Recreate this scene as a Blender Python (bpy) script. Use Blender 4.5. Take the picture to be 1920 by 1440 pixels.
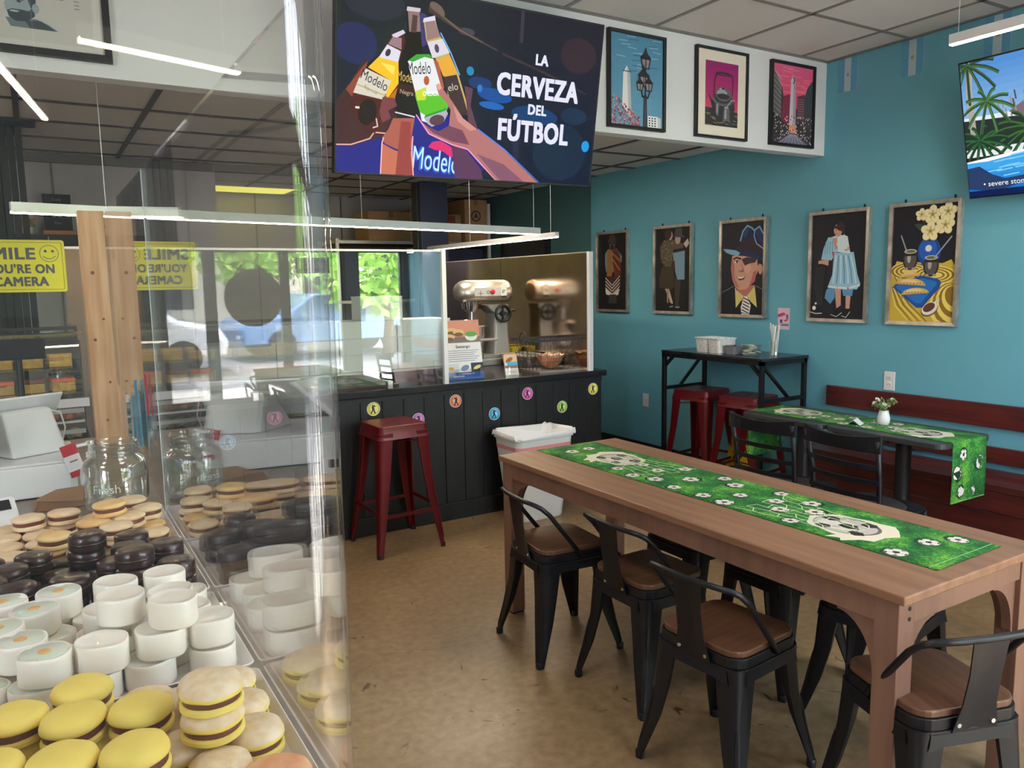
import bpy, math, random
from math import sin, cos, pi, radians as R
from mathutils import Vector as V, Matrix
random.seed(7)
S = bpy.context.scene
for o in list(bpy.data.objects): bpy.data.objects.remove(o)
COL = S.collection

# ------------------------------------------------ camera
yaw, pit, rol = R(31.28129771), R(-7.31338339), R(-0.96196132)
fwd = V((sin(yaw)*cos(pit), cos(yaw)*cos(pit), sin(pit)))
rt = V((cos(yaw), -sin(yaw), 0)); up = rt.cross(fwd)
r2 = cos(rol)*rt + sin(rol)*up; u2 = -sin(rol)*rt + cos(rol)*up
cd = bpy.data.cameras.new('camera'); cam = bpy.data.objects.new('camera', cd); COL.objects.link(cam)
m3 = Matrix((r2, u2, -fwd)).transposed()
cam.matrix_world = Matrix.Translation((0, 0, 1.54)) @ m3.to_4x4()
cd.sensor_width = 36; cd.lens = 36*1461.19/1920; cd.clip_start = .02; cd.clip_end = 200
S.camera = cam

# ------------------------------------------------ world, sun, exposure
S.view_settings.view_transform = 'Standard'; S.view_settings.look = 'None'
S.view_settings.gamma = 1; S.view_settings.use_curve_mapping = False
S.view_settings.exposure = 2.05
w = bpy.data.worlds.new('world'); S.world = w; w.use_nodes = True
nt = w.node_tree; nt.nodes.clear()
bg = nt.nodes.new('ShaderNodeBackground'); wo = nt.nodes.new('ShaderNodeOutputWorld')
sk = nt.nodes.new('ShaderNodeTexSky'); sk.sky_type = 'NISHITA'; sk.sun_disc = False
sk.sun_elevation = R(52); sk.sun_rotation = R(40); sk.dust_density = 2.0; sk.altitude = 50
hs = nt.nodes.new('ShaderNodeHueSaturation'); hs.inputs['Saturation'].default_value = .45; nt.links.new(sk.outputs[0], hs.inputs['Color']); nt.links.new(hs.outputs[0], bg.inputs[0]); bg.inputs[1].default_value = 1.15
nt.links.new(bg.outputs[0], wo.inputs[0])
sd = bpy.data.lights.new('sun', 'SUN'); sd.energy = 9; sd.angle = R(.6); sd.color = (1, .95, .87)
so = bpy.data.objects.new('sun', sd); COL.objects.link(so)
so.rotation_euler = V((.12, .5, -1.0)).to_track_quat('-Z', 'Y').to_euler()   # from behind the building onto the street
S.cycles.transparent_max_bounces = 32; S.cycles.max_bounces = 10; S.cycles.diffuse_bounces = 5
S.cycles.sample_clamp_indirect = 6; S.cycles.caustics_reflective = False; S.cycles.caustics_refractive = False

# ------------------------------------------------ materials
def lin(c):
    c = c/255
    return c/12.92 if c <= .04045 else ((c+.055)/1.055)**2.4
def rgb(c): return (lin(c[0]), lin(c[1]), lin(c[2]), 1)
MC = {}
def mat(name, c, rough=.5, metal=0, c2=None, scale=8, det=4, stretch=None, bump=0, coat=0, emit=0, spec=None, mixlo=.35, mixhi=.65, sub=0):
    if name in MC: return MC[name]
    m = bpy.data.materials.new(name); m.use_nodes = True; n = m.node_tree; b = n.nodes['Principled BSDF']
    b.inputs['Base Color'].default_value = rgb(c); b.inputs['Roughness'].default_value = rough
    b.inputs['Metallic'].default_value = metal; b.inputs['Coat Weight'].default_value = coat
    if spec is not None: b.inputs['Specular IOR Level'].default_value = spec
    if sub: b.inputs['Subsurface Weight'].default_value = sub; b.inputs['Subsurface Scale'].default_value = .01
    if emit: b.inputs['Emission Color'].default_value = rgb(c); b.inputs['Emission Strength'].default_value = emit
    if c2 is not None or bump:
        tc = n.nodes.new('ShaderNodeTexCoord'); mp = n.nodes.new('ShaderNodeMapping')
        if stretch: mp.inputs['Scale'].default_value = stretch
        no = n.nodes.new('ShaderNodeTexNoise'); no.inputs['Scale'].default_value = scale; no.inputs['Detail'].default_value = det
        n.links.new(tc.outputs['Object'], mp.inputs[0]); n.links.new(mp.outputs[0], no.inputs['Vector'])
        if c2 is not None:
            cr = n.nodes.new('ShaderNodeValToRGB'); e = cr.color_ramp.elements
            e[0].position = mixlo; e[0].color = rgb(c); e[1].position = mixhi; e[1].color = rgb(c2)
            n.links.new(no.outputs['Fac'], cr.inputs[0]); n.links.new(cr.outputs[0], b.inputs['Base Color'])
        if bump:
            bp = n.nodes.new('ShaderNodeBump'); bp.inputs['Strength'].default_value = bump; bp.inputs['Distance'].default_value = .004
            n.links.new(no.outputs['Fac'], bp.inputs['Height']); n.links.new(bp.outputs[0], b.inputs['Normal'])
    MC[name] = m; return m

def clear(name, tint=(1, 1, 1), f0=.04, rough=0.0, haze=0.0, hazec=(200, 205, 210), power=5):
    """thin clear sheet: Schlick reflection over plain see-through, the same for every ray"""
    m = bpy.data.materials.new(name); m.use_nodes = True; n = m.node_tree; n.nodes.clear(); L = n.links.new
    g = n.nodes.new('ShaderNodeNewGeometry'); d = n.nodes.new('ShaderNodeVectorMath'); d.operation = 'DOT_PRODUCT'
    L(g.outputs['Normal'], d.inputs[0]); L(g.outputs['Incoming'], d.inputs[1])
    def ma(op, a, b=None):
        k = n.nodes.new('ShaderNodeMath'); k.operation = op
        for i, x in enumerate((a, b)):
            if x is None: continue
            if isinstance(x, (int, float)): k.inputs[i].default_value = x
            else: L(x, k.inputs[i])
        return k.outputs[0]
    a = ma('ABSOLUTE', d.outputs['Value']); p = ma('POWER', ma('SUBTRACT', 1.0, a), float(power))
    fr = ma('ADD', ma('MULTIPLY', p, 1-f0), f0)
    t = n.nodes.new('ShaderNodeBsdfTransparent'); t.inputs[0].default_value = (*tint, 1)
    gl = n.nodes.new('ShaderNodeBsdfGlossy'); gl.inputs['Roughness'].default_value = rough; gl.inputs[0].default_value = (1, 1, 1, 1)
    base = t.outputs[0]
    if haze:
        df = n.nodes.new('ShaderNodeBsdfDiffuse'); df.inputs[0].default_value = rgb(hazec)
        mh = n.nodes.new('ShaderNodeMixShader'); mh.inputs[0].default_value = haze; L(t.outputs[0], mh.inputs[1]); L(df.outputs[0], mh.inputs[2]); base = mh.outputs[0]
    mx = n.nodes.new('ShaderNodeMixShader'); L(fr, mx.inputs[0]); L(base, mx.inputs[1]); L(gl.outputs[0], mx.inputs[2])
    o = n.nodes.new('ShaderNodeOutputMaterial'); L(mx.outputs[0], o.inputs[0]); MC[name] = m; return m

def printed(name, emit=0, rough=.55, coat=0):
    m = bpy.data.materials.new(name); m.use_nodes = True; n = m.node_tree; b = n.nodes['Principled BSDF']
    at = n.nodes.new('ShaderNodeAttribute'); at.attribute_name = 'Col'
    b.inputs['Roughness'].default_value = rough; b.inputs['Coat Weight'].default_value = coat; b.inputs['Coat Roughness'].default_value = .06
    if emit:
        b.inputs['Base Color'].default_value = (.004, .004, .004, 1); b.inputs['Specular IOR Level'].default_value = .15
        n.links.new(at.outputs['Color'], b.inputs['Emission Color']); b.inputs['Emission Strength'].default_value = emit
    else: n.links.new(at.outputs['Color'], b.inputs['Base Color'])
    MC[name] = m; return m

PRINT = printed('print'); PRINTG = printed('print_under_glass', coat=.6, rough=.4); SCREEN = printed('screen', emit=.27, rough=.3)
M = dict(
 teal=mat('teal_paint', (102, 170, 188), .6, c2=(106, 174, 192), scale=3, bump=.08),
 white=mat('white_paint', (222, 224, 226), .6), wallgrey=mat('grey_panel', (186, 182, 180), .55),
 black=mat('black_paint', (24, 25, 28), .5), blackw=mat('black_wood', (21, 21, 24), .45, c2=(31, 31, 34), scale=5, stretch=(9, 9, 1), bump=.25),
 ctop=mat('black_countertop', (34, 34, 38), .22, spec=.5), tile=mat('ceiling_tile', (208, 203, 198), .9, c2=(214, 209, 204), scale=60, bump=.15),
 grid=mat('ceiling_grid', (128, 124, 120), .5), steel=mat('brushed_steel', (206, 198, 190), .3, .75, c2=(194, 186, 178), scale=4, bump=.03),
 mirror=mat('polished_steel', (228, 208, 188), .12, 1, c2=(212, 192, 174), scale=5, bump=.03),
 chrome=mat('chrome', (220, 220, 222), .12, 1), alu=mat('aluminium_edge', (232, 232, 234), .35, .2),
 red=mat('dark_red_metal', (112, 20, 28), .33, .2, c2=(100, 17, 25), scale=6), blackm=mat('black_metal', (26, 27, 33), .38, .35, spec=.6),
 table=mat('brown_wood_laminate', (160, 118, 90), .42, c2=(128, 90, 68), scale=3.2, det=8, stretch=(9, .6, 6), bump=.05, mixlo=.3, mixhi=.72),
 tableleg=mat('brown_painted_wood', (138, 102, 84), .45, c2=(126, 92, 76), scale=3, det=6, stretch=(8, 8, .7)),
 seat=mat('stained_seat_wood', (116, 80, 58), .36, c2=(84, 56, 42), scale=4, det=8, stretch=(1, 9, 1), mixlo=.3, mixhi=.7),
 bench=mat('mahogany_stain', (104, 42, 38), .3, c2=(68, 30, 32), scale=4, det=8, stretch=(8, .7, 8), mixlo=.3, mixhi=.7),
 post=mat('pine_wood', (232, 192, 150), .6, c2=(206, 156, 114), scale=5, det=6, stretch=(7, 7, .5), mixlo=.35, mixhi=.65),
 plastic=mat('white_plastic', (228, 228, 226), .3), box=mat('white_card', (226, 232, 230), .65), kraft=mat('kraft_paper', (160, 122, 92), .75),
 card=mat('cardboard', (178, 140, 100), .8), dark=mat('dark_grey', (50, 52, 58), .5), led=mat('led_strip', (255, 236, 200), .5, emit=11),
 melamine=mat('white_tray', (226, 220, 216), .3), counter=mat('stone_countertop', (150, 138, 126), .35, c2=(136, 124, 112), scale=20),
 yellow=mat('yellow_plastic', (222, 178, 30), .45), yellowt=mat('yellow_tub', (224, 206, 60), .35), blue=mat('dark_blue_paint', (44, 48, 74), .5),
 frame=mat('silver_frame', (212, 204, 196), .3, .8, c2=(170, 160, 152), scale=12, bump=.04), leaf=mat('leaf_green', (92, 128, 60), .6, c2=(150, 176, 104), scale=20),
 flower=mat('petal_white', (236, 232, 236), .6), red2=mat('red_card', (176, 44, 60), .5), bluep=mat('blue_paper', (86, 150, 178), .6), grass=None,
 troffer=mat('green_yellow_troffer', (236, 230, 96), .5, emit=.42), speck=mat('speckled_plastic', (236, 236, 232), .35, c2=(120, 120, 120), scale=160, det=1, mixlo=.6, mixhi=.66),
)
CL = clear('acrylic_sheet', f0=.035, haze=.012); CLF = clear('acrylic_front_sheet', f0=.02, haze=.045); CLG = clear('counter_acrylic', f0=.11, haze=.012, tint=(.985, 1, .995))
GL = clear('clear_glass', tint=(.96, .97, .96), f0=.09, power=3); PANE = clear('window_glass', f0=.03)
CLE = mat('acrylic_cut_edge', (196, 204, 204), .15)

# floor material
def floor_mat():
    m = bpy.data.materials.new('polished_concrete'); m.use_nodes = True; n = m.node_tree; b = n.nodes['Principled BSDF']; L = n.links.new
    tc = n.nodes.new('ShaderNodeTexCoord')
    def noise(sc, det, dist=0):
        k = n.nodes.new('ShaderNodeTexNoise'); k.inputs['Scale'].default_value = sc; k.inputs['Detail'].default_value = det; k.inputs['Distortion'].default_value = dist; L(tc.outputs['Object'], k.inputs['Vector']); return k.outputs['Fac']
    def ramp(f, stops):
        cr = n.nodes.new('ShaderNodeValToRGB'); e = cr.color_ramp.elements
        e[0].position, e[0].color = stops[0][0], rgb(stops[0][1]); e[1].position, e[1].color = stops[-1][0], rgb(stops[-1][1])
        for p, c in stops[1:-1]: x = e.new(p); x.color = rgb(c)
        L(f, cr.inputs[0]); return cr.outputs[0]
    base = ramp(noise(1.3, 10, .6), [(.25, (134, 110, 82)), (.5, (160, 132, 98)), (.75, (178, 152, 116))])
    fine = ramp(noise(26, 6), [(.3, (205, 200, 196)), (.7, (255, 255, 255))])
    sp = ramp(noise(9, 3, 1.5), [(0, (90, 78, 66)), (.27, (120, 104, 90)), (.31, (255, 255, 255)), (1, (255, 255, 255))])
    def mul(a, c, f=1):
        x = n.nodes.new('ShaderNodeMix'); x.data_type = 'RGBA'; x.blend_type = 'MULTIPLY'; x.inputs[0].default_value = f
        L(a, x.inputs[6]); L(c, x.inputs[7]); return x.outputs[2]
    L(mul(mul(base, fine, .8), sp, .8), b.inputs['Base Color'])
    rr = n.nodes.new('ShaderNodeMapRange'); L(noise(3, 6), rr.inputs[0]); rr.inputs[3].default_value = .24; rr.inputs[4].default_value = .5
    L(rr.outputs[0], b.inputs['Roughness']); b.inputs['Specular IOR Level'].default_value = .5
    return m
M['floor'] = floor_mat()
def grass_mat():
    m = bpy.data.materials.new('grass_print'); m.use_nodes = True; n = m.node_tree; b = n.nodes['Principled BSDF']; L = n.links.new
    tc = n.nodes.new('ShaderNodeTexCoord'); no = n.nodes.new('ShaderNodeTexNoise'); no.inputs['Scale'].default_value = 70; no.inputs['Detail'].default_value = 5; no.inputs['Distortion'].default_value = 1.5
    n2 = n.nodes.new('ShaderNodeTexNoise'); n2.inputs['Scale'].default_value = 9
    L(tc.outputs['Object'], no.inputs['Vector']); L(tc.outputs['Object'], n2.inputs['Vector'])
    ad = n.nodes.new('ShaderNodeMath'); ad.operation = 'ADD'; L(no.outputs['Fac'], ad.inputs[0]); L(n2.outputs['Fac'], ad.inputs[1])
    cr = n.nodes.new('ShaderNodeValToRGB'); e = cr.color_ramp.elements; cr.color_ramp.elements[0].position = .36; e[0].color = rgb((12, 70, 34)); e[1].position = .66; e[1].color = rgb((128, 196, 64))
    x = e.new(.5); x.color = rgb((34, 122, 48))
    hv = n.nodes.new('ShaderNodeMath'); hv.operation = 'MULTIPLY'; hv.inputs[1].default_value = .5; L(ad.outputs[0], hv.inputs[0]); L(hv.outputs[0], cr.inputs[0]); L(cr.outputs[0], b.inputs['Base Color']); b.inputs['Roughness'].default_value = .8
    return m
M['grass'] = grass_mat()

# ------------------------------------------------ geometry collector
class G:
    def __init__(s): s.v = []; s.f = []
    def add(s, vs, fs, mx=None):
        b = len(s.v)
        s.v += [tuple(mx @ V(p)) if mx is not None else tuple(p) for p in vs]
        s.f += [tuple(i+b for i in f) for f in fs]; return s
    def box(s, x0, x1, y0, y1, z0, z1, mx=None):
        vs = [(x, y, z) for z in (z0, z1) for x, y in ((x0, y0), (x1, y0), (x1, y1), (x0, y1))]
        return s.add(vs, [(3, 2, 1, 0), (4, 5, 6, 7), (0, 1, 5, 4), (1, 2, 6, 5), (2, 3, 7, 6), (3, 0, 4, 7)], mx)
    def loft(s, rings, cap=True, closed=True, mx=None):
        n = len(rings[0]); vs = [p for r in rings for p in r]; fs = []
        for i in range(len(rings)-1):
            for j in range(n if closed else n-1):
                k = (j+1) % n; fs.append((i*n+j, i*n+k, (i+1)*n+k, (i+1)*n+j))
        if cap: fs.append(tuple(range(n-1, -1, -1))); fs.append(tuple((len(rings)-1)*n+j for j in range(n)))
        return s.add(vs, fs, mx)
    def lathe(s, prof, n=24, mx=None, cap=True, c=(0, 0)):
        return s.loft([[(c[0]+r*cos(2*pi*j/n), c[1]+r*sin(2*pi*j/n), z) for j in range(n)] for r, z in prof], cap, True, mx)
    def tube(s, pts, r, n=8, cap=True):
        pts = [V(p) for p in pts]; rings = []; pn = None
        for i, p in enumerate(pts):
            t = (pts[min(i+1, len(pts)-1)] - pts[max(i-1, 0)]).normalized()
            if pn is None: a = V((0, 0, 1)) if abs(t.z) < .9 else V((1, 0, 0)); pn = (a - t*a.dot(t)).normalized()
            else: pn = (pn - t*pn.dot(t)).normalized()
            q = t.cross(pn); rr = r[i] if isinstance(r, (list, tuple)) else r
            rings.append([tuple(p + rr*(cos(2*pi*j/n)*pn + sin(2*pi*j/n)*q)) for j in range(n)])
        return s.loft(rings, cap)
    def bar(s, a, b, w, h, upv=(0, 0, 1)):
        a, b = V(a), V(b); t = (b-a).normalized(); u = V(upv); u = (u-t*u.dot(t)).normalized(); q = t.cross(u)
        return s.loft([[tuple(p + q*w/2*i + u*h/2*j) for i, j in ((-1, -1), (1, -1), (1, 1), (-1, 1))] for p in (a, b)])
    def prism(s, poly, z0, z1, mx=None):
        return s.loft([[(x, y, z0) for x, y in poly], [(x, y, z1) for x, y in poly]], mx=mx)
    def ball(s, c, r, nu=12, nv=8, sc=(1, 1, 1)):
        rings = [[(c[0]+sc[0]*r*sin(pi*i/nv)*cos(2*pi*j/nu), c[1]+sc[1]*r*sin(pi*i/nv)*sin(2*pi*j/nu), c[2]+sc[2]*r*cos(pi*i/nv)) for j in range(nu)] for i in range(nv, -1, -1)]
        for k in (0, -1): rings[k] = [tuple(V(p)+V(((1e-4)*cos(j), (1e-4)*sin(j), 0))) for j, p in enumerate(rings[k])]
        return s.loft(rings)
def rrect(x0, x1, y0, y1, r, n=5):
    o = []
    for cx, cy, a0 in ((x1-r, y0+r, -90), (x1-r, y1-r, 0), (x0+r, y1-r, 90), (x0+r, y0+r, 180)):
        for i in range(n+1): a = R(a0+90*i/n); o.append((cx+r*cos(a), cy+r*sin(a)))
    return o
MESHES = {}
def ob(name, g, m, parent=None, loc=(0, 0, 0), rz=0, mx=None, smooth=False, bevel=0, seg=2, **tags):
    me = bpy.data.meshes.new(name); me.from_pydata(g.v, [], g.f); me.validate(); me.update()
    if smooth:
        me.polygons.foreach_set('use_smooth', [True]*len(me.polygons))
    me.materials.append(m)
    o = bpy.data.objects.new(name, me); COL.objects.link(o)
    if smooth == 'auto' or (smooth and bevel):
        pass
    if bevel:
        b = o.modifiers.new('bevel', 'BEVEL'); b.width = bevel; b.segments = seg; b.limit_method = 'ANGLE'; b.angle_limit = R(35)
    if smooth == 'auto':
        es = o.modifiers.new('split', 'EDGE_SPLIT'); es.split_angle = R(38)
    if parent: o.parent = parent
    if mx is not None: o.matrix_world = mx
    else: o.location = loc; o.rotation_euler = (0, 0, rz)
    for k, x in tags.items(): o[k] = x
    return o
def thing(name, label, cat, loc=(0, 0, 0), rz=0, group=None, mx=None):
    o = bpy.data.objects.new(name, None); COL.objects.link(o); o.empty_display_size = .05
    if mx is not None: o.matrix_world = mx
    else: o.location = loc; o.rotation_euler = (0, 0, rz)
    o['label'] = label; o['category'] = cat
    if group: o['group'] = group
    return o
def single(name, g, m, label, cat, loc=(0, 0, 0), rz=0, group=None, **k):
    o = ob(name, g, m, None, loc, rz, **k); o['label'] = label; o['category'] = cat
    if group: o['group'] = group
    return o
def struct(name, g, m, **k): return ob(name, g, m, kind='structure', **k)
def dup(root, loc, rz, label=None, group=None):
    def cp(o, par):
        c = o.copy(); COL.objects.link(c)
        if par is not None: c.parent = par
        return c
    r = cp(root, None); r.location = loc; r.rotation_euler = (0, 0, rz)
    if label: r['label'] = label
    if group: r['group'] = group
    for ch in root.children:
        c = cp(ch, r)
        for g in ch.children: cp(g, c)
    return r
def wallmx(p, side):
    """frame of a flat hung thing: x right, y up, z towards the room"""
    c = {'teal': ((0, -1, 0), (0, 0, 1), (-1, 0, 0)), 'front': ((1, 0, 0), (0, 0, 1), (0, -1, 0)), 'back': ((-1, 0, 0), (0, 0, 1), (0, 1, 0))}[side]
    return Matrix.Translation(p) @ Matrix([V(x) for x in c]).transposed().to_4x4()

# flat print made of layered coloured polygons
_txt = {}
def text_mesh(t, bold=0.0):
    k = (t, bold)
    if k not in _txt:
        c = bpy.data.curves.new('t', 'FONT'); c.body = t; c.space_character = 1.0+bold*2.0; c.resolution_u = 3; c.fill_mode = 'FRONT' if hasattr(c, 'fill_mode') else c.fill_mode
        o = bpy.data.objects.new('t', c); COL.objects.link(o); bpy.context.view_layer.update()
        me = o.evaluated_get(bpy.context.evaluated_depsgraph_get()).to_mesh()
        vs = [tuple(v.co) for v in me.vertices]; fs = [tuple(p.vertices) for p in me.polygons]
        bpy.data.objects.remove(o); bpy.data.curves.remove(c); _txt[k] = (vs, fs)
    return _txt[k]
class Art:
    def __init__(s, dz=.00015): s.v = []; s.f = []; s.c = []; s.z = 0; s.dz = dz
    def poly(s, col, pts):
        b = len(s.v); s.v += [(x, y, s.z) for x, y in pts]; s.f.append(tuple(range(b, b+len(pts)))); s.c.append(rgb(col)); s.z += s.dz; return s
    def rect(s, col, x0, y0, x1, y1): return s.poly(col, [(x0, y0), (x1, y0), (x1, y1), (x0, y1)])
    def grad(s, c0, c1, x0, y0, x1, y1, n=10):
        for i in range(n):
            t = (i+.5)/n; c = [c0[k]+(c1[k]-c0[k])*t for k in range(3)]; s.rect(c, x0, y0+(y1-y0)*i/n, x1, y0+(y1-y0)*(i+1)/n); s.z -= s.dz
        s.z += s.dz; return s
    def ell(s, col, cx, cy, rx, ry=None, rot=0, n=22, a0=0, a1=360):
        ry = rx if ry is None else ry; c, q = cos(R(rot)), sin(R(rot)); full = (a1-a0) >= 360
        pts = [(rx*cos(R(a0+(a1-a0)*i/n)), ry*sin(R(a0+(a1-a0)*i/n))) for i in range(n if full else n+1)]
        return s.poly(col, [(cx+x*c-y*q, cy+x*q+y*c) for x, y in pts])
    def line(s, col, pts, w):
        for (ax, ay), (bx, by) in zip(pts, pts[1:]):
            d = math.hypot(bx-ax, by-ay) or 1e-6; nx, ny = -(by-ay)/d*w/2, (bx-ax)/d*w/2; ex, ey = (bx-ax)/d*w*.3, (by-ay)/d*w*.3
            s.poly(col, [(ax+nx-ex, ay+ny-ey), (ax-nx-ex, ay-ny-ey), (bx-nx+ex, by-ny+ey), (bx+nx+ex, by+ny+ey)]); s.z -= s.dz
        s.z += s.dz; return s
    def text(s, col, t, x, y, h, align='c', bold=.02, sx=1.0, rot=0, mirror=False, wid=None):
        vs, fs = text_mesh(t, bold); x0 = min(v[0] for v in vs); x1 = max(v[0] for v in vs); k = h/.72
        if wid: sx = wid/((x1-x0)*k)
        off = {'c': (x0+x1)/2, 'l': x0, 'r': x1}[align]; b = len(s.v); cc, q = cos(R(rot)), sin(R(rot)); mm = -1 if mirror else 1
        # heavier weight: the same letters laid down with small shifts
        for dx, dy in (((0, 0),) if bold < .005 else tuple((bold*u, bold*w_) for u in (-1, -.33, .33, 1) for w_ in (-.7, .7))):
            b = len(s.v)
            for v in vs:
                X, Y = (v[0]-off+dx)*k*sx*mm, (v[1]+dy)*k; s.v.append((x+X*cc-Y*q, y+X*q+Y*cc, s.z))
            for f in fs: s.f.append(tuple(i+b for i in f)); s.c.append(rgb(col))
            s.z += s.dz*.1
        s.z += s.dz; return s
    def clip(s, x0, y0, x1, y1):
        for i, (x, y, z) in enumerate(s.v): s.v[i] = (min(max(x, x0), x1), min(max(y, y0), y1), z)
        return s
    def build(s, name, m, parent=None, mx=None, z=0, warp=None):
        me = bpy.data.meshes.new(name); vv = [(x, y, q+z) for x, y, q in s.v]
        if warp: vv = [warp(p) for p in vv]
        me.from_pydata(vv, [], s.f)
        a = me.color_attributes.new('Col', 'FLOAT_COLOR', 'CORNER'); d = []
        for p, c in zip(me.polygons, s.c): d += list(c)*p.loop_total
        a.data.foreach_set('color', d); me.update()
        me.materials.append(m); o = bpy.data.objects.new(name, me); COL.objects.link(o)
        if parent: o.parent = parent
        if mx is not None: o.matrix_basis = mx
        return o

# ================================================================ STRUCTURE
XW = 4.45; YF = -1.1; ZC = 2.91; ZL = 2.5
struct('floor', G().box(-4, 6, YF-.1, 9, -.1, 0), M['floor'])
fl = bpy.data.objects['floor']
# cracks and a patched joint in the slab
def jag(a, b, n, amp, w):
    g = G(); a = V(a); b = V(b); d = (b-a); nn = V((-d.y, d.x)).normalized(); L_ = []
    for i in range(n+1):
        p = a+d*i/n+nn*random.uniform(-amp, amp); ww = w*random.uniform(.4, 1.3); L_.append((p+nn*ww, p-nn*ww))
    for (p, q), (r, s) in zip(L_, L_[1:]): g.add([(p.x, p.y, .0012), (r.x, r.y, .0012), (s.x, s.y, .0012), (q.x, q.y, .0012)], [(3, 2, 1, 0)])
    return g
ob('floor_crack', jag((1.05, 1.95), (1.12, 1.45), 30, .008, .0012), M['black'], fl)
ob('floor_crack', jag((1.12, 2.95), (1.9, 2.72), 30, .01, .0008), mat('crack_brown', (84, 68, 54), .8), fl)
ob('floor_joint', jag((2.15, 2.03), (3.3, .9), 60, .005, .006), mat('pale_filler', (190, 174, 146), .8, c2=(120, 100, 80), scale=25), fl)
# right (teal) wall, kitchen part a little recessed
struct('wall_right', G().box(XW, XW+.12, YF-.1, 5.87, 0, 3.0), M['teal'])
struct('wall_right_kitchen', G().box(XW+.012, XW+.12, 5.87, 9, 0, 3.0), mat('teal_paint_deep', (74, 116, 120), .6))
struct('baseboard_right', G().box(XW-.014, XW, YF, 5.87, 0, .152), M['black'], bevel=.004)
struct('wall_back', G().box(1.25, XW+.1, 8.27, 8.4, 0, 2.6), M['wallgrey'])
struct('wall_back_left', G().box(-4, 1.25, 6.5, 6.62, 0, 2.6), M['wallgrey'])
struct('wall_partition', G().box(1.2, 1.3, 6.62, 8.3, 0, 2.6), M['wallgrey'])
wbl = bpy.data.objects['wall_back_left']
for x in (-2.2, -1.0, .18, 1.06): ob('panel_batten', G().box(x-.006, x+.006, 6.488, 6.5, 0, 2.5), mat('batten_grey', (120, 116, 114), .5), wbl)
wb = bpy.data.objects['wall_back']
for x in (2.0, 2.9, 3.9): ob('panel_batten', G().box(x-.006, x+.006, 8.258, 8.27, 0, 2.5), MC['batten_grey'], wb)
struct('wall_left', G().box(-4.1, -4, YF-.1, 9, 0, 3.0), M['white'])
# soffit header over the counter line
struct('wall_soffit', G().box(-4, XW, 3.38, 3.47, 2.33, 3.0), M['white'])
# ceilings
ce = struct('ceiling', G().box(-4.1, XW+.1, YF-.1, 3.4, 2.935, 3.05), M['grid'])
tl = G().prism(rrect(-.288, .288, -.288, .288, .004, 1), 2.912, 2.93); tme = None
def tiles(parent, xs, ys, dx, dy, z, mesh, x1, y0, y1):
    for X in xs:
        for Y in ys:
            o = bpy.data.objects.new('ceiling_tile', mesh); COL.objects.link(o); o.parent = parent
            ax, bx = X+.012, min(X+dx-.012, x1); ay, by = max(Y+.012, y0), min(Y+dy-.012, y1)
            if bx-ax < .03 or by-ay < .03: bpy.data.objects.remove(o); continue
            o.location = ((ax+bx)/2, (ay+by)/2, z); o.scale = (bx-ax, by-ay, 1)
tmesh = bpy.data.meshes.new('ceiling_tile'); tg = G().box(-.5, .5, -.5, .5, 0, .02); tmesh.from_pydata(tg.v, [], tg.f); tmesh.materials.append(M['tile'])
tiles(ce, [3.585-.597*k for k in range(-1, 13)], [2.82-.545*k for k in range(-1, 8)], .597, .545, 2.912, tmesh, XW-.01, YF+.01, 3.37)
gr = G()
for k in range(-1, 13): x = 3.585-.597*k; gr.box(x-.012, x+.012, YF, 3.38, 2.908, 2.936)
for k in range(-1, 8): y = 2.82-.545*k; gr.box(-4, XW, y-.012, y+.012, 2.908, 2.936)
gr.box(-4, XW, 3.355, 3.38, 2.905, 2.936); gr.box(XW-.025, XW, YF, 3.38, 2.905, 2.936)
ob('ceiling_grid', gr, M['grid'], ce)
cl = struct('ceiling_kitchen', G().box(-4.1, XW+.1, 3.47, 8.4, 2.53, 2.62), M['grid'])
tiles(cl, [3.6-.6*k for k in range(-1, 13)], [4.72+.54*k for k in range(-2, 7)], .6, .54, 2.502, tmesh, XW-.01, 3.48, 8.26)
gr = G()
for k in range(-1, 13): x = 3.6-.6*k; gr.box(x-.014, x+.014, 3.47, 8.27, 2.494, 2.53)
for k in range(-2, 7): y = 4.72+.54*k; gr.box(-4, XW, y-.014, y+.014, 2.494, 2.53)
ob('ceiling_grid', gr, mat('dark_ceiling_grid', (74, 70, 72), .5), cl)
struct('trim_1', G().box(-4, 1.26, 6.47, 6.5, 2.44, 2.5), MC['batten_grey'])

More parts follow.
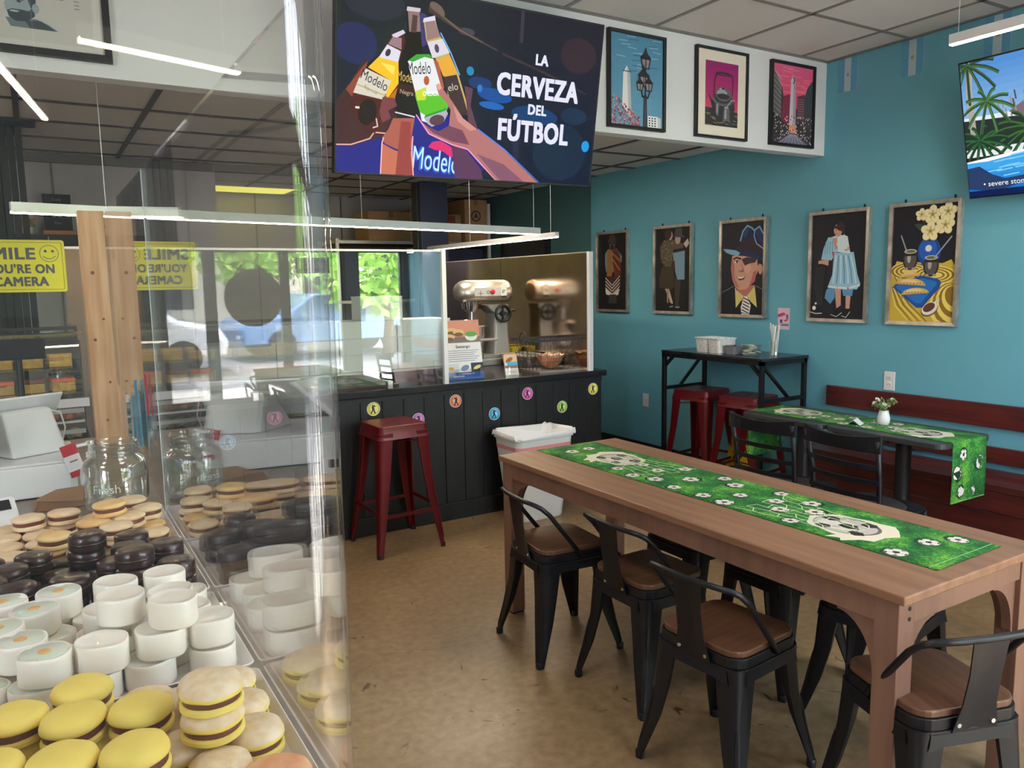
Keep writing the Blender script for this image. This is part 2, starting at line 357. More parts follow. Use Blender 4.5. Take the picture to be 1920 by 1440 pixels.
# front wall behind the camera with the shop windows that light the room
openings = [(-3.7, -2.5), (1.3, 1.8), (1.88, 2.72), (2.78, 3.52), (3.72, 4.37)]  # leftmost opening is an added one, for more light on the left
fw = G(); x = -4.1
for a, b in openings: fw.box(x, a, YF-.12, YF, 0, 3.0); x = b
fw.box(x, XW+.1, YF-.12, YF, 0, 3.0)
for a, b in openings: fw.box(a, b, YF-.12, YF, 0, .14); fw.box(a, b, YF-.12, YF, 2.02, 2.14); fw.box(a, b, YF-.12, YF, 2.82, 3.0)
struct('wall_front', fw, mat('teal_grey_paint', (70, 96, 104), .6))
for i, (a, b) in enumerate(openings):
    g = G()
    for z0, z1 in ((.14, 2.02), (2.14, 2.82)):
        g.box(a, a+.03, YF-.09, YF-.03, z0, z1).box(b-.03, b, YF-.09, YF-.03, z0, z1).box(a, b, YF-.09, YF-.03, z0, z0+.03).box(a, b, YF-.09, YF-.03, z1-.03, z1)
    wn = struct('window_%d' % (i+1), g, M['dark'])
    for z0, z1 in ((.17, 1.99), (2.17, 2.79)): ob('window_pane', G().box(a+.03, b-.03, YF-.064, YF-.058, z0, z1), PANE, wn)
    ld = bpy.data.lights.new('window_daylight', 'AREA'); ld.shape = 'RECTANGLE'; ld.size = b-a; ld.size_y = 2.68; ld.cycles.is_portal = True
    lo = bpy.data.objects.new('window_portal', ld); COL.objects.link(lo); lo.location = ((a+b)/2, YF-.13, 1.48); lo.rotation_euler = (R(90), 0, 0)

# ================================================================ COUNTER WITH BLACK BOARDS
t = thing('service_counter', 'long black service counter faced with upright black boards', 'counter', (2.0, 5.1, 0))
def rel(g, ox, oy): g.v = [(x-ox, y-oy, z) for x, y, z in g.v]; return g
ob('carcass', rel(G().box(.3, 3.485, 4.515, 5.7, .0, .87), 2, 5.1), M['black'], t)
ob('countertop', rel(G().box(.28, 3.52, 4.46, 5.75, .868, .91), 2, 5.1), M['ctop'], t, bevel=.004)
ob('kickboard', rel(G().box(.3, 3.497, 4.478, 4.516, 0, .115), 2, 5.1), M['blackw'], t, bevel=.003)
ob('top_rail', rel(G().box(.3, 3.497, 4.49, 4.512, .835, .868), 2, 5.1), M['blackw'], t)
bm_ = None
for k in range(22):
    x1 = 3.498-.1425*k; x0 = max(x1-.1395, .3); y = 4.5-random.choice((0, .001, .002))
    if bm_ is None:
        bo = ob('board', G().box(-.06975, .06975, 0, .016, .112, .836), M['blackw'], t, bevel=.002); bm_ = bo.data; o = bo
    else: o = bo.copy(); COL.objects.link(o)
    o.location = ((x0+x1)/2-2, y-5.1, 0)
for k in range(8):
    o = bo.copy(); COL.objects.link(o); o.location = (3.482-2+.003, 4.59+.1425*k-5.1, 0); o.rotation_euler = (0, 0, R(90))
# round dancer stickers
stk = [(1.731, .791, (226, 206, 92), 'yellow'), (2.029, .693, (186, 104, 190), 'purple'), (2.298, .788, (226, 122, 78), 'orange'), (2.589, .674, (46, 158, 206), 'blue'),
       (2.856, .789, (214, 76, 160), 'pink'), (3.146, .668, (150, 200, 84), 'green'), (3.421, .774, (230, 214, 70), 'yellow'), (1.128, .801, (212, 96, 170), 'pink'), (.862, .686, (70, 160, 212), 'blue')]
lab = ['round yellow dancer sticker on the black boards right above the dark red stool', 'round purple dancer sticker half hidden behind the dark red stool seat', 'round orange dancer sticker on the black counter boards',
       'round blue dancer sticker on the boards left of the white bin', 'round pink dancer sticker on the boards above the white bin', 'round green dancer sticker on the black counter boards',
       'round yellow dancer sticker at the right end of the counter', 'round pink dancer sticker seen through the clear guard', 'small round blue dancer sticker lowest, seen through the clear guard']
for (x, z, c, nm), lb in zip(stk, lab):
    a = Art(); r = .043
    a.ell((240, 236, 226), 0, 0, r, n=32); a.ell(c, 0, 0, r*.93, n=32)
    a.ell([min(255, k+50) for k in c], .1*r, .1*r, r*.6, r*.7)
    d = (44, 26, 48); f = random.choice((1, -1))
    a.ell(d, -.12*r*f, .5*r, .12*r); a.ell(d, .12*r*f, .45*r, .11*r)
    a.poly(d, [(-.3*r*f, .35*r), (.05*r*f, .4*r), (.12*r*f, -.1*r), (.3*r*f, -.65*r), (.1*r*f, -.68*r), (-.05*r*f, -.2*r), (-.35*r*f, -.7*r), (-.5*r*f, -.66*r), (-.22*r*f, -.1*r)])
    a.poly((240, 230, 220), [(.02*r*f, .35*r), (.3*r*f, .3*r), (.42*r*f, -.2*r), (.2*r*f, -.15*r)]); a.line(d, [(.0, .3*r), (.42*r*f, .36*r)], .07*r)
    t = thing('round_sticker', lb, 'sticker', mx=wallmx((x, 4.496, z), 'front'), group='round dancer stickers on the counter')
    ob('disc', G().lathe([(r, -.001), (r, .0008)], 32), M['white'], t); a.build('picture', PRINT, t, z=.001)

# clear guard over the counter with bright edges
t = thing('counter_guard', 'clear acrylic guard with white edge standing on black counter before white boxes', 'guard', (1.4, 4.5, .91))
for x0, x1 in ((-.6, .54), (.545, 2.205)):
    ob('clear_panel', rel(G().box(x0, x1, 4.466, 4.474, 0, .84), 1.4, 4.5), CLG, t)
    ob('top_edge', rel(G().box(x0, x1, 4.462, 4.478, .838, .85), 1.4, 4.5), M['alu'], t)
ob('end_post', rel(G().box(2.205, 2.235, 4.455, 4.485, 0, .852), 1.4, 4.5), M['alu'], t, bevel=.003)
for x in (1.02, 1.36, 1.83): ob('clip', rel(G().box(x-.018, x+.018, 4.448, 4.49, 0, .052), 1.4, 4.5), M['chrome'], t, bevel=.004)
t = thing('steel_partition', 'polished stainless steel splash partition at the right end of counter', 'partition', (3.385, 5.6, .91))
for y0, y1 in ((4.49, 5.695), (5.7, 6.75)): ob('steel_sheet', rel(G().box(3.37, 3.395, y0, y1, 0 if y1 < 5.7 else -.5, .842), 3.385, 5.6), M['mirror'], t)
ob('front_edge', rel(G().box(3.362, 3.4, 4.462, 4.49, 0, .848), 3.385, 5.6), M['alu'], t, bevel=.003)
ob('top_edge', rel(G().box(3.366, 3.4, 4.49, 6.75, .842, .849), 3.385, 5.6), M['steel'], t)

# white cardboard take-out boxes on a steel stand
st = thing('box_stand', 'low steel stand on the counter holding the white take-out boxes', 'stand', (1.6, 4.9, .91))
ob('shelf', G().box(-.85, .8, -.2, .2, .075, .09), M['steel'], st, bevel=.002)
for x in (-.8, -.05, .75):
    for y in (-.16, .16): ob('leg', G().box(x-.012, x+.012, y-.012, y+.012, 0, .075), M['steel'], st)
rowsn = ['bottom', 'middle', 'top']; coln = ['right-hand', 'second from the right', 'third from the right', 'leftmost']
for r_ in range(3):
    for c in range(4):
        if (r_, c) == (2, 3): continue
        x1 = 2.395-.392*c; b = G().box(-.192, .192, -.15, .15, 0, .102)
        t = thing('take_out_box', 'white card take-out box in the %s row of the stack, %s' % (rowsn[r_], coln[c] if c not in (0, 3) else coln[c]+' one'), 'box', (x1-.195, 4.88, 1.0005+.1065*r_), random.uniform(-.006, .006), 'white take-out boxes on the counter')
        ob('carton', b, M['box'], t, bevel=.002); ob('lid', G().box(-.194, .194, -.152, .152, .102, .1058), M['box'], t, bevel=.001)
t = thing('take_out_box', 'lone white box lying on top of the box stack', 'box', (1.93, 4.88, 1.3206), .03, 'white take-out boxes on the counter')
ob('carton', G().box(-.13, .13, -.12, .12, 0, .15), M['box'], t, bevel=.002); ob('lid', G().box(-.132, .132, -.122, .122, .15, .154), M['box'], t, bevel=.001)

# planetary mixer
mx_ = thing('planetary_mixer', 'silver and grey planetary dough mixer on the counter behind the flyer', 'mixer', (3.03, 5.42, .91))
grey = mat('mixer_grey', (176, 176, 176), .35, .3)
ob('base', G().prism(rrect(-.2, .22, -.15, .15, .04), 0, .05).box(-.06, .2, -.11, .11, .05, .08), grey, mx_, bevel=.006)
col = G().loft([rrect(.02, .19, -.09, .09, .02), rrect(.03, .18, -.08, .08, .02)], False)
cols = [[(x, y, z) for x, y in rrect(a, b, -w_, w_, .02)] for z, a, b, w_ in ((.07, .04, .2, .1), (.25, .06, .19, .085), (.4, .07, .19, .085), (.47, -.02, .2, .09))]
ob('column', G().loft(cols), grey, mx_, smooth='auto')
hd = []
for x, k in ((-.235, .5), (-.22, .75), (-.19, .93), (-.14, 1), (.2, 1), (.225, .92), (.235, .7)):
    hd.append([(x, .1*k*cos(a)*(1 if abs(sin(a)) < .9 else .9), .565+.1*k*sin(a)*(1 if sin(a) > 0 else .8)) for a in [2*pi*j/20 for j in range(20)]])
ob('motor_head', G().loft(hd), M['steel'], mx_, smooth=True)
ob('hub_collar', G().lathe([(.07, .44), (.085, .5)], 24, Matrix.Translation((-.1, 0, 0))).lathe([(.05, .42), (.055, .44)], 20, Matrix.Translation((-.1, 0, 0))), M['chrome'], mx_, smooth='auto')
ob('planetary_shaft', G().lathe([(.012, .33), (.012, .43)], 12, Matrix.Translation((-.1, 0, 0))), M['chrome'], mx_, smooth='auto')
ob('bowl', G().lathe([(.04, .1), (.09, .12), (.105, .2), (.108, .3), (.112, .305), (.106, .3), (.1, .2), (.08, .125), (.001, .11)], 28, Matrix.Translation((-.1, 0, 0)), cap=False), M['chrome'], mx_, smooth=True)
ob('bowl_cradle', G().tube([(.07, -.1, .2), (-.1, -.118, .2), (-.14, -.1, .2)], .01).tube([(.07, .1, .2), (-.1, .118, .2), (-.14, .1, .2)], .01), grey, mx_)
wh = Matrix.Translation((.125, -.1, .4)) @ Matrix.Rotation(R(90), 4, 'X')
ob('hand_wheel', G().lathe([(.06, -.005), (.072, .0), (.072, .02), (.06, .022), (.05, .006)], 28, wh, cap=False).lathe([(.02, -.02), (.018, .03)], 14, wh).box(-.055, .055, -.006, .006, 0, .012, wh).box(-.006, .006, -.055, .055, 0, .012, wh), M['black'], mx_, smooth='auto')
ob('handle_knob', G().tube([(.185, -.12, .42), (.23, -.125, .425)], .009), M['black'], mx_)
a = Art(); a.rect((206, 206, 208), -.12, -.03, .17, .035); a.ell((60, 150, 100), .0, .0, .014); a.ell((230, 230, 228), 0, 0, .007); a.rect((240, 240, 238), .115, -.03, .165, .06); a.rect((40, 40, 44), .115, -.05, .165, -.032)
a.text((40, 40, 44), 'gr', .14, -.002, .028, bold=.01); a.line((60, 60, 62), [(-.09, -.01), (-.05, -.01)], .004); a.line((60, 60, 62), [(-.07, -.03), (-.07, .012)], .004)
a.build('control_plate', PRINT, mx_, mx=Matrix.Translation((0, -.1025, .57)) @ Matrix.Rotation(R(90), 4, 'X'))
ob('stop_button', G().lathe([(.019, 0), (.019, .012), (.012, .018)], 16, Matrix.Translation((.035, -.102, .572)) @ Matrix.Rotation(R(90), 4, 'X')), mat('stop_red', (214, 46, 60), .4), mx_, smooth='auto')

# steel tray, tubs, wire basket with lined bowl, flyers
t = thing('steel_hotel_pan', 'deep stainless steel pan at the foot of the steel partition', 'pan', (3.2, 5.055, .911), .0)
g = G().loft([[(x, y, z) for x, y in rrect(-a, a, -b, b, .03)] for a, b, z in ((.1, .18, 0), (.12, .21, .09), (.135, .225, .092), (.115, .2, .088), (.095, .175, .006))], True)
ob('pan', g, M['steel'], t, smooth='auto')
for i, (x, y) in enumerate(((3.305, 5.4), (3.305, 5.62))):
    t = thing('yellow_tub', 'yellow plastic tub behind the %s of the mixer by the steel partition' % ('foot', 'column')[i], 'tub', (x, y, .911))
    ob('tub', G().lathe([(.05, 0), (.058, .1), (.062, .1), (.062, .108)], 20), M['yellowt'], t, smooth='auto'); ob('lid', G().lathe([(.064, .108), (.064, .12)], 20), M['yellowt'], t)
bk = thing('wire_basket', 'dark wire basket with loop handles at the right end of the counter', 'basket', (3.19, 4.72, .922), .02)
g = G(); X0, X1, Y0, Y1 = -.19, .19, -.11, .11; zt = .215
for z, e in ((0, 0), (.06, .01), (.12, .02), (zt, .035)): g.tube([(X0-e, Y0-e, z), (X1+e, Y0-e, z), (X1+e, Y1+e, z), (X0-e, Y1+e, z), (X0-e, Y0-e, z)], .0016 if z < .2 else .003, 5)
def side(p, q, n):
    for i in range(n+1):
        x = p[0]+(q[0]-p[0])*i/n; y = p[1]+(q[1]-p[1])*i/n; k = 1+.035/.19
        g.tube([(x, y, 0), (x*k, y*(1+.035/.11), zt)], .0014, 4)
        if i < n:
            x2 = p[0]+(q[0]-p[0])*(i+1)/n; y2 = p[1]+(q[1]-p[1])*(i+1)/n
            g.tube([(x, y, .0), (x2*1.1, y2*1.15, .12)], .0013, 4); g.tube([(x*1.1, y*1.15, .12), (x2*k, y2*(1+.035/.11), zt)], .0013, 4)
side((X0, Y0), (X1, Y0), 8); side((X1, Y0), (X1, Y1), 5); side((X1, Y1), (X0, Y1), 8); side((X0, Y1), (X0, Y0), 5)
for i in range(1, 8): x = X0+(X1-X0)*i/8; g.tube([(x, Y0, 0), (x, Y1, 0)], .0014, 4)
ob('wire_body', g, M['dark'], bk, kind='stuff')
ob('flat_rim', G().box(X0-.045, X1+.045, Y0-.042, Y0-.034, zt-.008, zt+.012).box(X0-.045, X1+.045, Y1+.034, Y1+.042, zt-.008, zt+.012), M['dark'], bk)
for x in (X0-.035, X1+.035): ob('loop_handle', G().tube([(x, .05*cos(a), zt+.06*sin(a)) for a in [pi*i/10 for i in range(11)]], .004, 6), M['dark'], bk)
single('basket_board', rel(G().box(3.0, 3.4, 4.56, 4.86, .9105, .9215), 3.2, 4.7), M['steel'], 'thin grey board on the counter under the wire basket', 'board', (3.2, 4.7, 0))
t = thing('snack_bowl', 'copper-coloured bowl lined with paper inside the wire basket', 'bowl', (3.2, 4.72, .926))
ob('bowl', G().lathe([(.035, 0), (.06, .02), (.095, .075), (.1, .08), (.092, .072), (.05, .02), (.001, .012)], 24, cap=False), mat('copper_basket', (214, 150, 112), .45, .3), t, smooth=True)
ob('paper_liner', G().loft([[((r_+.006*sin(5*b))*cos(b), (r_+.006*sin(5*b))*sin(b), z+.006*sin(7*b)) for b in [2*pi*j/30 for j in range(30)]] for r_, z in ((.04, .03), (.08, .07), (.098, .1))], False), mat('paper_tan', (226, 188, 154), .8), t, smooth=True)

t = thing('menu_flyer', 'white and blue flyer headed Seatango in a clear stand on the counter', 'flyer', (2.435, 4.6, .911), R(-4))
tl_ = Matrix.Rotation(R(78), 4, 'X')
FW, FH = .27, .40
ob('clear_stand', G().box(-FW/2-.004, FW/2+.004, 0, FH+.004, -.004, -.001, tl_).box(-FW/2, FW/2, -.002, .002, 0, .07, Matrix.Identity(4)), GL, t)
a = Art(); a.rect((238, 238, 240), -FW/2, 0, FW/2, FH)
a.rect((216, 150, 132), -FW/2, FH*.62, FW/2, FH); a.rect((132, 116, 110), -FW/2, FH*.62, FW/2, FH*.72)
for x, y, r_ in ((-.07, .82, .045), (-.02, .8, .04), (-.09, .72, .04)): a.ell((226, 190, 130), x, FH*y, r_, r_*.5); a.ell((120, 100, 84), x, FH*(y-.04), r_*.8, r_*.35)
a.ell((226, 232, 232), .07, FH*.72, .045, .03); a.ell((96, 172, 84), .07, FH*.76, .045, .018)
a.text((70, 72, 84), 'Seatango', 0, FH*.53, .02)
for i in range(6): a.rect((150, 154, 166), -FW*.42, FH*(.48-.035*i), FW*(.42-.06*(i % 3)), FH*(.49-.035*i))
for i, c in enumerate(((222, 226, 226), (236, 240, 240), (40, 52, 84))): a.rect(c, -FW/2+FW*i/3, FH*.12, -FW/2+FW*(i+1)/3, FH*.27)
a.ell((214, 160, 60), -.1, FH*.19, .02, .01); a.ell((120, 134, 180), 0, FH*.19, .032, .018, 20); a.ell((226, 214, 120), .09, FH*.19, .03, .012, 20)
a.rect((44, 92, 168), -FW/2, 0, FW/2, FH*.12); a.text((240, 240, 250), 'www.seatango.com', .02, FH*.085, .008); a.text((240, 240, 250), 'ORDER NOW', -.05, FH*.04, .009)
a.build('flyer_print', PRINT, t, mx=tl_ @ Matrix.Translation((0, 0, .001)))
t = thing('small_leaflet', 'small leaflet holder with orange and blue leaflets right of the tall flyer', 'leaflet', (2.80, 4.6, .911), R(-12))
ob('clear_holder', G().box(-.055, .055, -.03, -.027, 0, .06).box(-.055, .055, .0, .03, 0, .003), GL, t)
tl2 = Matrix.Rotation(R(70), 4, 'X'); ob('leaflet_stack', G().box(-.048, .048, 0, .15, -.014, 0, tl2), M['white'], t)
a = Art(); a.rect((228, 190, 150), -.048, .085, .048, .15); a.ell((150, 100, 60), -.01, .11, .03, .014, 30); a.rect((84, 170, 216), -.03, .07, .048, .095); a.rect((140, 110, 90), -.048, .05, .048, .07); a.rect((238, 232, 236), -.048, 0, .048, .05); a.text((200, 90, 100), 'alfajores', 0, .02, .009)
a.build('leaflet_print', PRINT, t, mx=tl2 @ Matrix.Translation((0, 0, .0005)))

# ================================================================ CHAIRS, STOOLS, TABLES
def leg_geo(sx, sy, h0, top, foot, w0, w1, w2, ang):
    """pressed-sheet leg: rounded outward face, tapering, with a raised rib"""
    rings = []
    for k in (0, .12, .3, .55, .8, .93, 1.0):
        x = top[0]+(foot[0]-top[0])*k; y = top[1]+(foot[1]-top[1])*k; z = h0*(1-k); bow = -.012*sin(pi*k)
        wd = w0+(w1-w0)*min(1, k/.55) if k < .55 else w1+(w2-w1)*(k-.55)/.45
        x += bow*sx; y += bow*sy; ca = [(-.5, -.5), (.1, -.5), (.38, -.42), (.5, -.25), (.5, .1) , (.35, .35), (.1, .5), (-.25, .5), (-.42, .38), (-.5, .1)]
        pts = []
        for a_, b_ in ((-.5, -.5), (.25, -.5), (.42, -.4), (.5, -.2), (.5, .5), (.2, .5), (.2, .1), (.1, -.1), (-.1, -.2), (-.5, -.2)):
            # L profile hugging the corner, outside rounded
            px, py = a_, b_
            pts.append((x+sx*wd*px, y-sy*wd*py, z))
        if sx*sy < 0: pts = pts[::-1]
        rings.append(pts)
    return G().loft(rings)
def leg_simple(sx, sy, z0, top, foot, w0, w1, w2):
    g = G(); rings = []
    for k in (0, .1, .35, .6, .82, .94, 1.0):
        x = top[0]+(foot[0]-top[0])*k; y = top[1]+(foot[1]-top[1])*k; z = z0+(.0-z0)*k
        b = -.01*sin(pi*min(1, k*1.1)); x += b*sx; y += b*sy
        wd = w0+(w1-w0)*k/.6 if k < .6 else w1+(w2-w1)*(k-.6)/.4
        q = [(.5, -.5), (.5, .12), (.42, .33), (.33, .42), (.12, .5), (-.5, .5), (-.5, .34), (.0, .3), (.22, .22), (.3, .0), (.34, -.5)]
        rings.append([(x+sx*a*wd-sx*.5*wd, y+sy*c*wd-sy*.5*wd, z) for a, c in q] if sx*sy > 0 else [(x+sx*a*wd-sx*.5*wd, y+sy*c*wd-sy*.5*wd, z) for a, c in q][::-1])
    g.loft(rings)
    # pressed rib along the corner
    rb = []
    for k in (.42, .5, .7, .86, .92):
        x = top[0]+(foot[0]-top[0])*k; y = top[1]+(foot[1]-top[1])*k; z = z0*(1-k); b = -.01*sin(pi*min(1, k*1.1)); x += b*sx; y += b*sy
        wd = w0+(w1-w0)*k/.6 if k < .6 else w1+(w2-w1)*(k-.6)/.4
        o_ = -.12*wd
        rb.append((x+sx*o_, y+sy*o_, z))
    g.tube(rb, [.003, .006, .006, .005, .003], 6)
    return g
def cafe_chair(label, loc, rz):
    c = thing('cafe_chair', label, 'chair', loc, rz, 'black metal cafe chairs with wooden seats around the long table')
    H = .45
    ob('seat', G().prism(rrect(-.152, .152, -.155, .155, .055, 6), H-.004, H+.016), M['seat'], c, bevel=.004)
    ob('seat_pan', G().prism(rrect(-.158, .158, -.161, .161, .058, 6), H-.035, H-.004).prism(rrect(-.162, .162, -.165, .165, .06, 6), H-.045, H-.036), M['blackm'], c, bevel=.002)
    g = G()
    for s in (-1, 1):
        g.add([(-.12, s*.162, H-.04), (.12, s*.162, H-.04), (.13, s*.168, H-.085), (.09, s*.168, H-.075), (-.09, s*.168, H-.075), (-.13, s*.168, H-.085)], [(0, 1, 2, 3, 4, 5), (5, 4, 3, 2, 1, 0)])
        g.add([(s*.16, -.12, H-.04), (s*.16, .12, H-.04), (s*.166, .13, H-.085), (s*.166, .09, H-.075), (s*.166, -.09, H-.075), (s*.166, -.13, H-.085)], [(0, 1, 2, 3, 4, 5), (5, 4, 3, 2, 1, 0)])
    ob('apron', g, M['blackm'], c)
    for sx in (-1, 1):
        for sy in (-1, 1):
            l = ob('leg', leg_simple(sx, sy, H-.035, (sx*.158, sy*.161), (sx*.205, sy*.2), .085, .055, .026), M['blackm'], c, smooth='auto')
            ob('foot_cap', G().lathe([(.015, 0), (.016, .02), (.013, .026)], 10, c=(sx*.193, sy*.188)), M['black'], l, smooth='auto')
    ob('cross_brace', G().bar((-.13, -.13, H-.09), (.13, .13, H-.09), .018, .006).bar((-.13, .13, H-.097), (.13, -.13, H-.097), .018, .006), M['blackm'], c)
    pts = [(.02, -.168, H-.02), (-.02, -.17, H+.03), (-.13, -.172, H+.17), (-.165, -.168, H+.203), (-.185, -.15, H+.215), (-.2, -.08, H+.218), (-.205, 0, H+.219), (-.2, .08, H+.218), (-.185, .15, H+.215), (-.165, .168, H+.203), (-.13, .172, H+.17), (-.02, .17, H+.03), (.02, .168, H-.02)]
    ob('back_rail', G().tube(pts, .0095, 10), M['blackm'], c, smooth=True)
    spl = [[(-.2-.004*(abs(i)-1), i*.027*k, H+z) for i in (-2, -1, 0, 1, 2)] for z, k in ((.215, .95), (.12, .86), (.04, .9), (-.02, 1.15), (-.04, 1.25))]
    off = [0, .012, .025, .034, .036]
    rings = [[(x+o, y, z) for x, y, z in r_]+[(x+o+.004, y, z) for x, y, z in reversed(r_)] for r_, o in zip(spl, off)]
    ob('back_splat', G().loft(rings), M['blackm'], c, smooth='auto')
    for y in (-.05, .05): ob('bolt', G().lathe([(.007, 0), (.006, .004)], 8, Matrix.Translation((-.168, y, H-.02)) @ Matrix.Rotation(R(-90), 4, 'Y')), M['chrome'], c)
    return c
ch = cafe_chair('cafe chair at the near side of the long table, closest to the white bin', (1.83, 2.66, 0), R(-5))
dup(ch, (1.915, 2.175, 0), R(1), 'middle cafe chair of the three along the near side of the long table')
dup(ch, (1.785, 1.655, 0), R(6), 'cafe chair along the near side with glossy seat pulled out furthest, nearest the viewer')
dup(ch, (1.985, 1.125, 0), R(71), 'cafe chair pushed under the near end of the long table, back to viewer')
dup(ch, (2.42, 2.435, 0), R(180), 'cafe chair on the far side of the long table, nearest the black counter')
dup(ch, (2.43, 1.985, 0), R(180), 'middle cafe chair on the far side of the long table, mostly under it')
dup(ch, (2.43, 1.55, 0), R(190), 'cafe chair on the far side of the long table near its right end')

def stool(label, loc, rz):
    c = thing('bar_stool', label, 'stool', loc, rz, 'dark red metal bar stools')
    H = .745
    ob('seat', G().prism(rrect(-.15, .15, -.15, .15, .03, 5), H-.006, H), M['red'], c, bevel=.003)
    ob('seat_slot', G().prism(rrect(-.045, .045, -.011, .011, .01, 3), H, H+.0008), M['black'], c)
    ob('seat_skirt', G().loft([[(x, y, z) for x, y in rrect(-a, a, -a, a, .032, 5)] for a, z in ((.152, H-.003), (.156, H-.045), (.165, H-.075), (.16, H-.075), (.148, H-.01))]), M['red'], c, smooth='auto')
    for sx in (-1, 1):
        for sy in (-1, 1):
            l = ob('leg', leg_simple(sx, sy, H-.04, (sx*.16, sy*.16), (sx*.215, sy*.215), .085, .052, .03), M['red'], c, smooth='auto')
            ob('foot_cap', G().lathe([(.014, 0), (.015, .02), (.012, .026)], 10, c=(sx*.202, sy*.202)), M['black'], l, smooth='auto')
    k = .186
    for a_, b_ in (((-k, -k), (k, -k)), ((k, -k), (k, k)), ((k, k), (-k, k)), ((-k, k), (-k, -k))):
        z = .23 if a_[1] == b_[1] else .25
        ob('foot_rail', G().bar((*a_, z), (*b_, z), .006, .02), M['red'], c)
    ob('cross_brace', G().bar((-.14, -.14, H-.1), (.14, .14, H-.1), .02, .006).bar((-.14, .14, H-.107), (.14, -.14, H-.107), .02, .006), M['red'], c)
    return c
s0 = stool('dark red metal stool standing alone in front of the black counter', (1.755, 4.25, 0), R(2))
dup(s0, (4.2, 4.19, 0), R(10), 'dark red stool under the black bar table, farther from the viewer')
dup(s0, (4.2, 3.74, 0), R(10), 'dark red stool under the black bar table, nearer the wooden bench')

# long table
t = thing('long_table', 'long brown wood-look table with arched corner brackets', 'table', (2.137, 2.08, 0))
ob('tabletop', G().box(-.348, .348, -1.0, 1.0, .724, .75), M['table'], t, bevel=.004)
for s in (-1, 1):
    ob('long_apron', G().box(s*.325-.009, s*.325+.009, -.92, .92, .655, .724), M['tableleg'], t, bevel=.001)
    ob('end_apron', G().box(-.27, .27, s*.965-.009, s*.965+.009, .655, .724), M['tableleg'], t, bevel=.001)
for sx in (-1, 1):
    for sy in (-1, 1):
        cx, cy = sx*.302, sy*.945
        l = ob('leg', G().box(cx-.034, cx+.034, cy-.034, cy+.034, .008, .724), M['tableleg'], t, bevel=.002)
        ob('foot', G().box(cx-.03, cx+.03, cy-.03, cy+.03, 0, .008), M['black'], l)
        for k, z in enumerate((.70, .672)): ob('bolt_hole', G().lathe([(.006, 0), (.006, .001)], 10, Matrix.Translation((cx-sx*.012, cy+sy*.0343, z)) @ Matrix.Rotation(R(90)*(1 if sy < 0 else -1), 4, 'X')), M['black'], l)
        arc = [(.0, 0), (.115, 0)]+[(.115-.105*sin(R(a_)), -.0-.15*(1-cos(R(a_)))) for a_ in range(0, 91, 10)]+[(.0, -.16)]
        def brk(flat):
            pts = [(0, 0), (.12, 0), (.12, -.012)]+[(.12-.11*sin(R(a_)), -.16+.148*cos(R(a_))) for a_ in range(10, 91, 10)]+[(0, -.17)]
            g = G(); a3 = []
            if flat == 'y': r0 = [(cx-sx*.009, cy-sy*(.034+u), .655+v) for u, v in pts]; r1 = [(cx+sx*.018, cy-sy*(.034+u), .655+v) for u, v in pts]
            else: r0 = [(cx-sx*(.034+u), cy-sy*.009, .655+v) for u, v in pts]; r1 = [(cx-sx*(.034+u), cy+sy*.018, .655+v) for u, v in pts]
            return g.loft([r0, r1])
        ob('corner_bracket', brk('y'), M['tableleg'], t); ob('corner_bracket', brk('x'), M['tableleg'], t)

# football runners
def soccer(a, x, y, r, rot=0, st=1.0):
    c, q = cos(R(rot)), sin(R(rot)); p = lambda u, v: (x+(u*c-v*q)*r, y+(u*q+v*c)*r*st); z0 = a.z
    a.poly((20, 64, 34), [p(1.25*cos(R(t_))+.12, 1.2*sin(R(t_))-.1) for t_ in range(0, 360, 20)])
    a.poly((240, 232, 224), [p(cos(R(t_))*(1+.04*sin(3*R(t_))), sin(R(t_))) for t_ in range(0, 360, 15)])
    a.poly((62, 50, 48), [p(.36*cos(R(72*k+90)), .36*sin(R(72*k+90))) for k in range(5)])
    for k in range(5):
        A_ = 72*k+90; a.line((150, 140, 134), [p(.36*cos(R(A_)), .36*sin(R(A_))), p(.7*cos(R(A_)), .7*sin(R(A_)))], r*.05)
        a.poly((62, 50, 48), [p(.72*cos(R(A_-1)), .72*sin(R(A_-1))), p(.86*cos(R(A_-15)), .86*sin(R(A_-15))), p(.99*cos(R(A_-14)), .99*sin(R(A_-14))), p(.99*cos(R(A_+14)), .99*sin(R(A_+14))), p(.86*cos(R(A_+15)), .86*sin(R(A_+15)))])
    a.z = z0
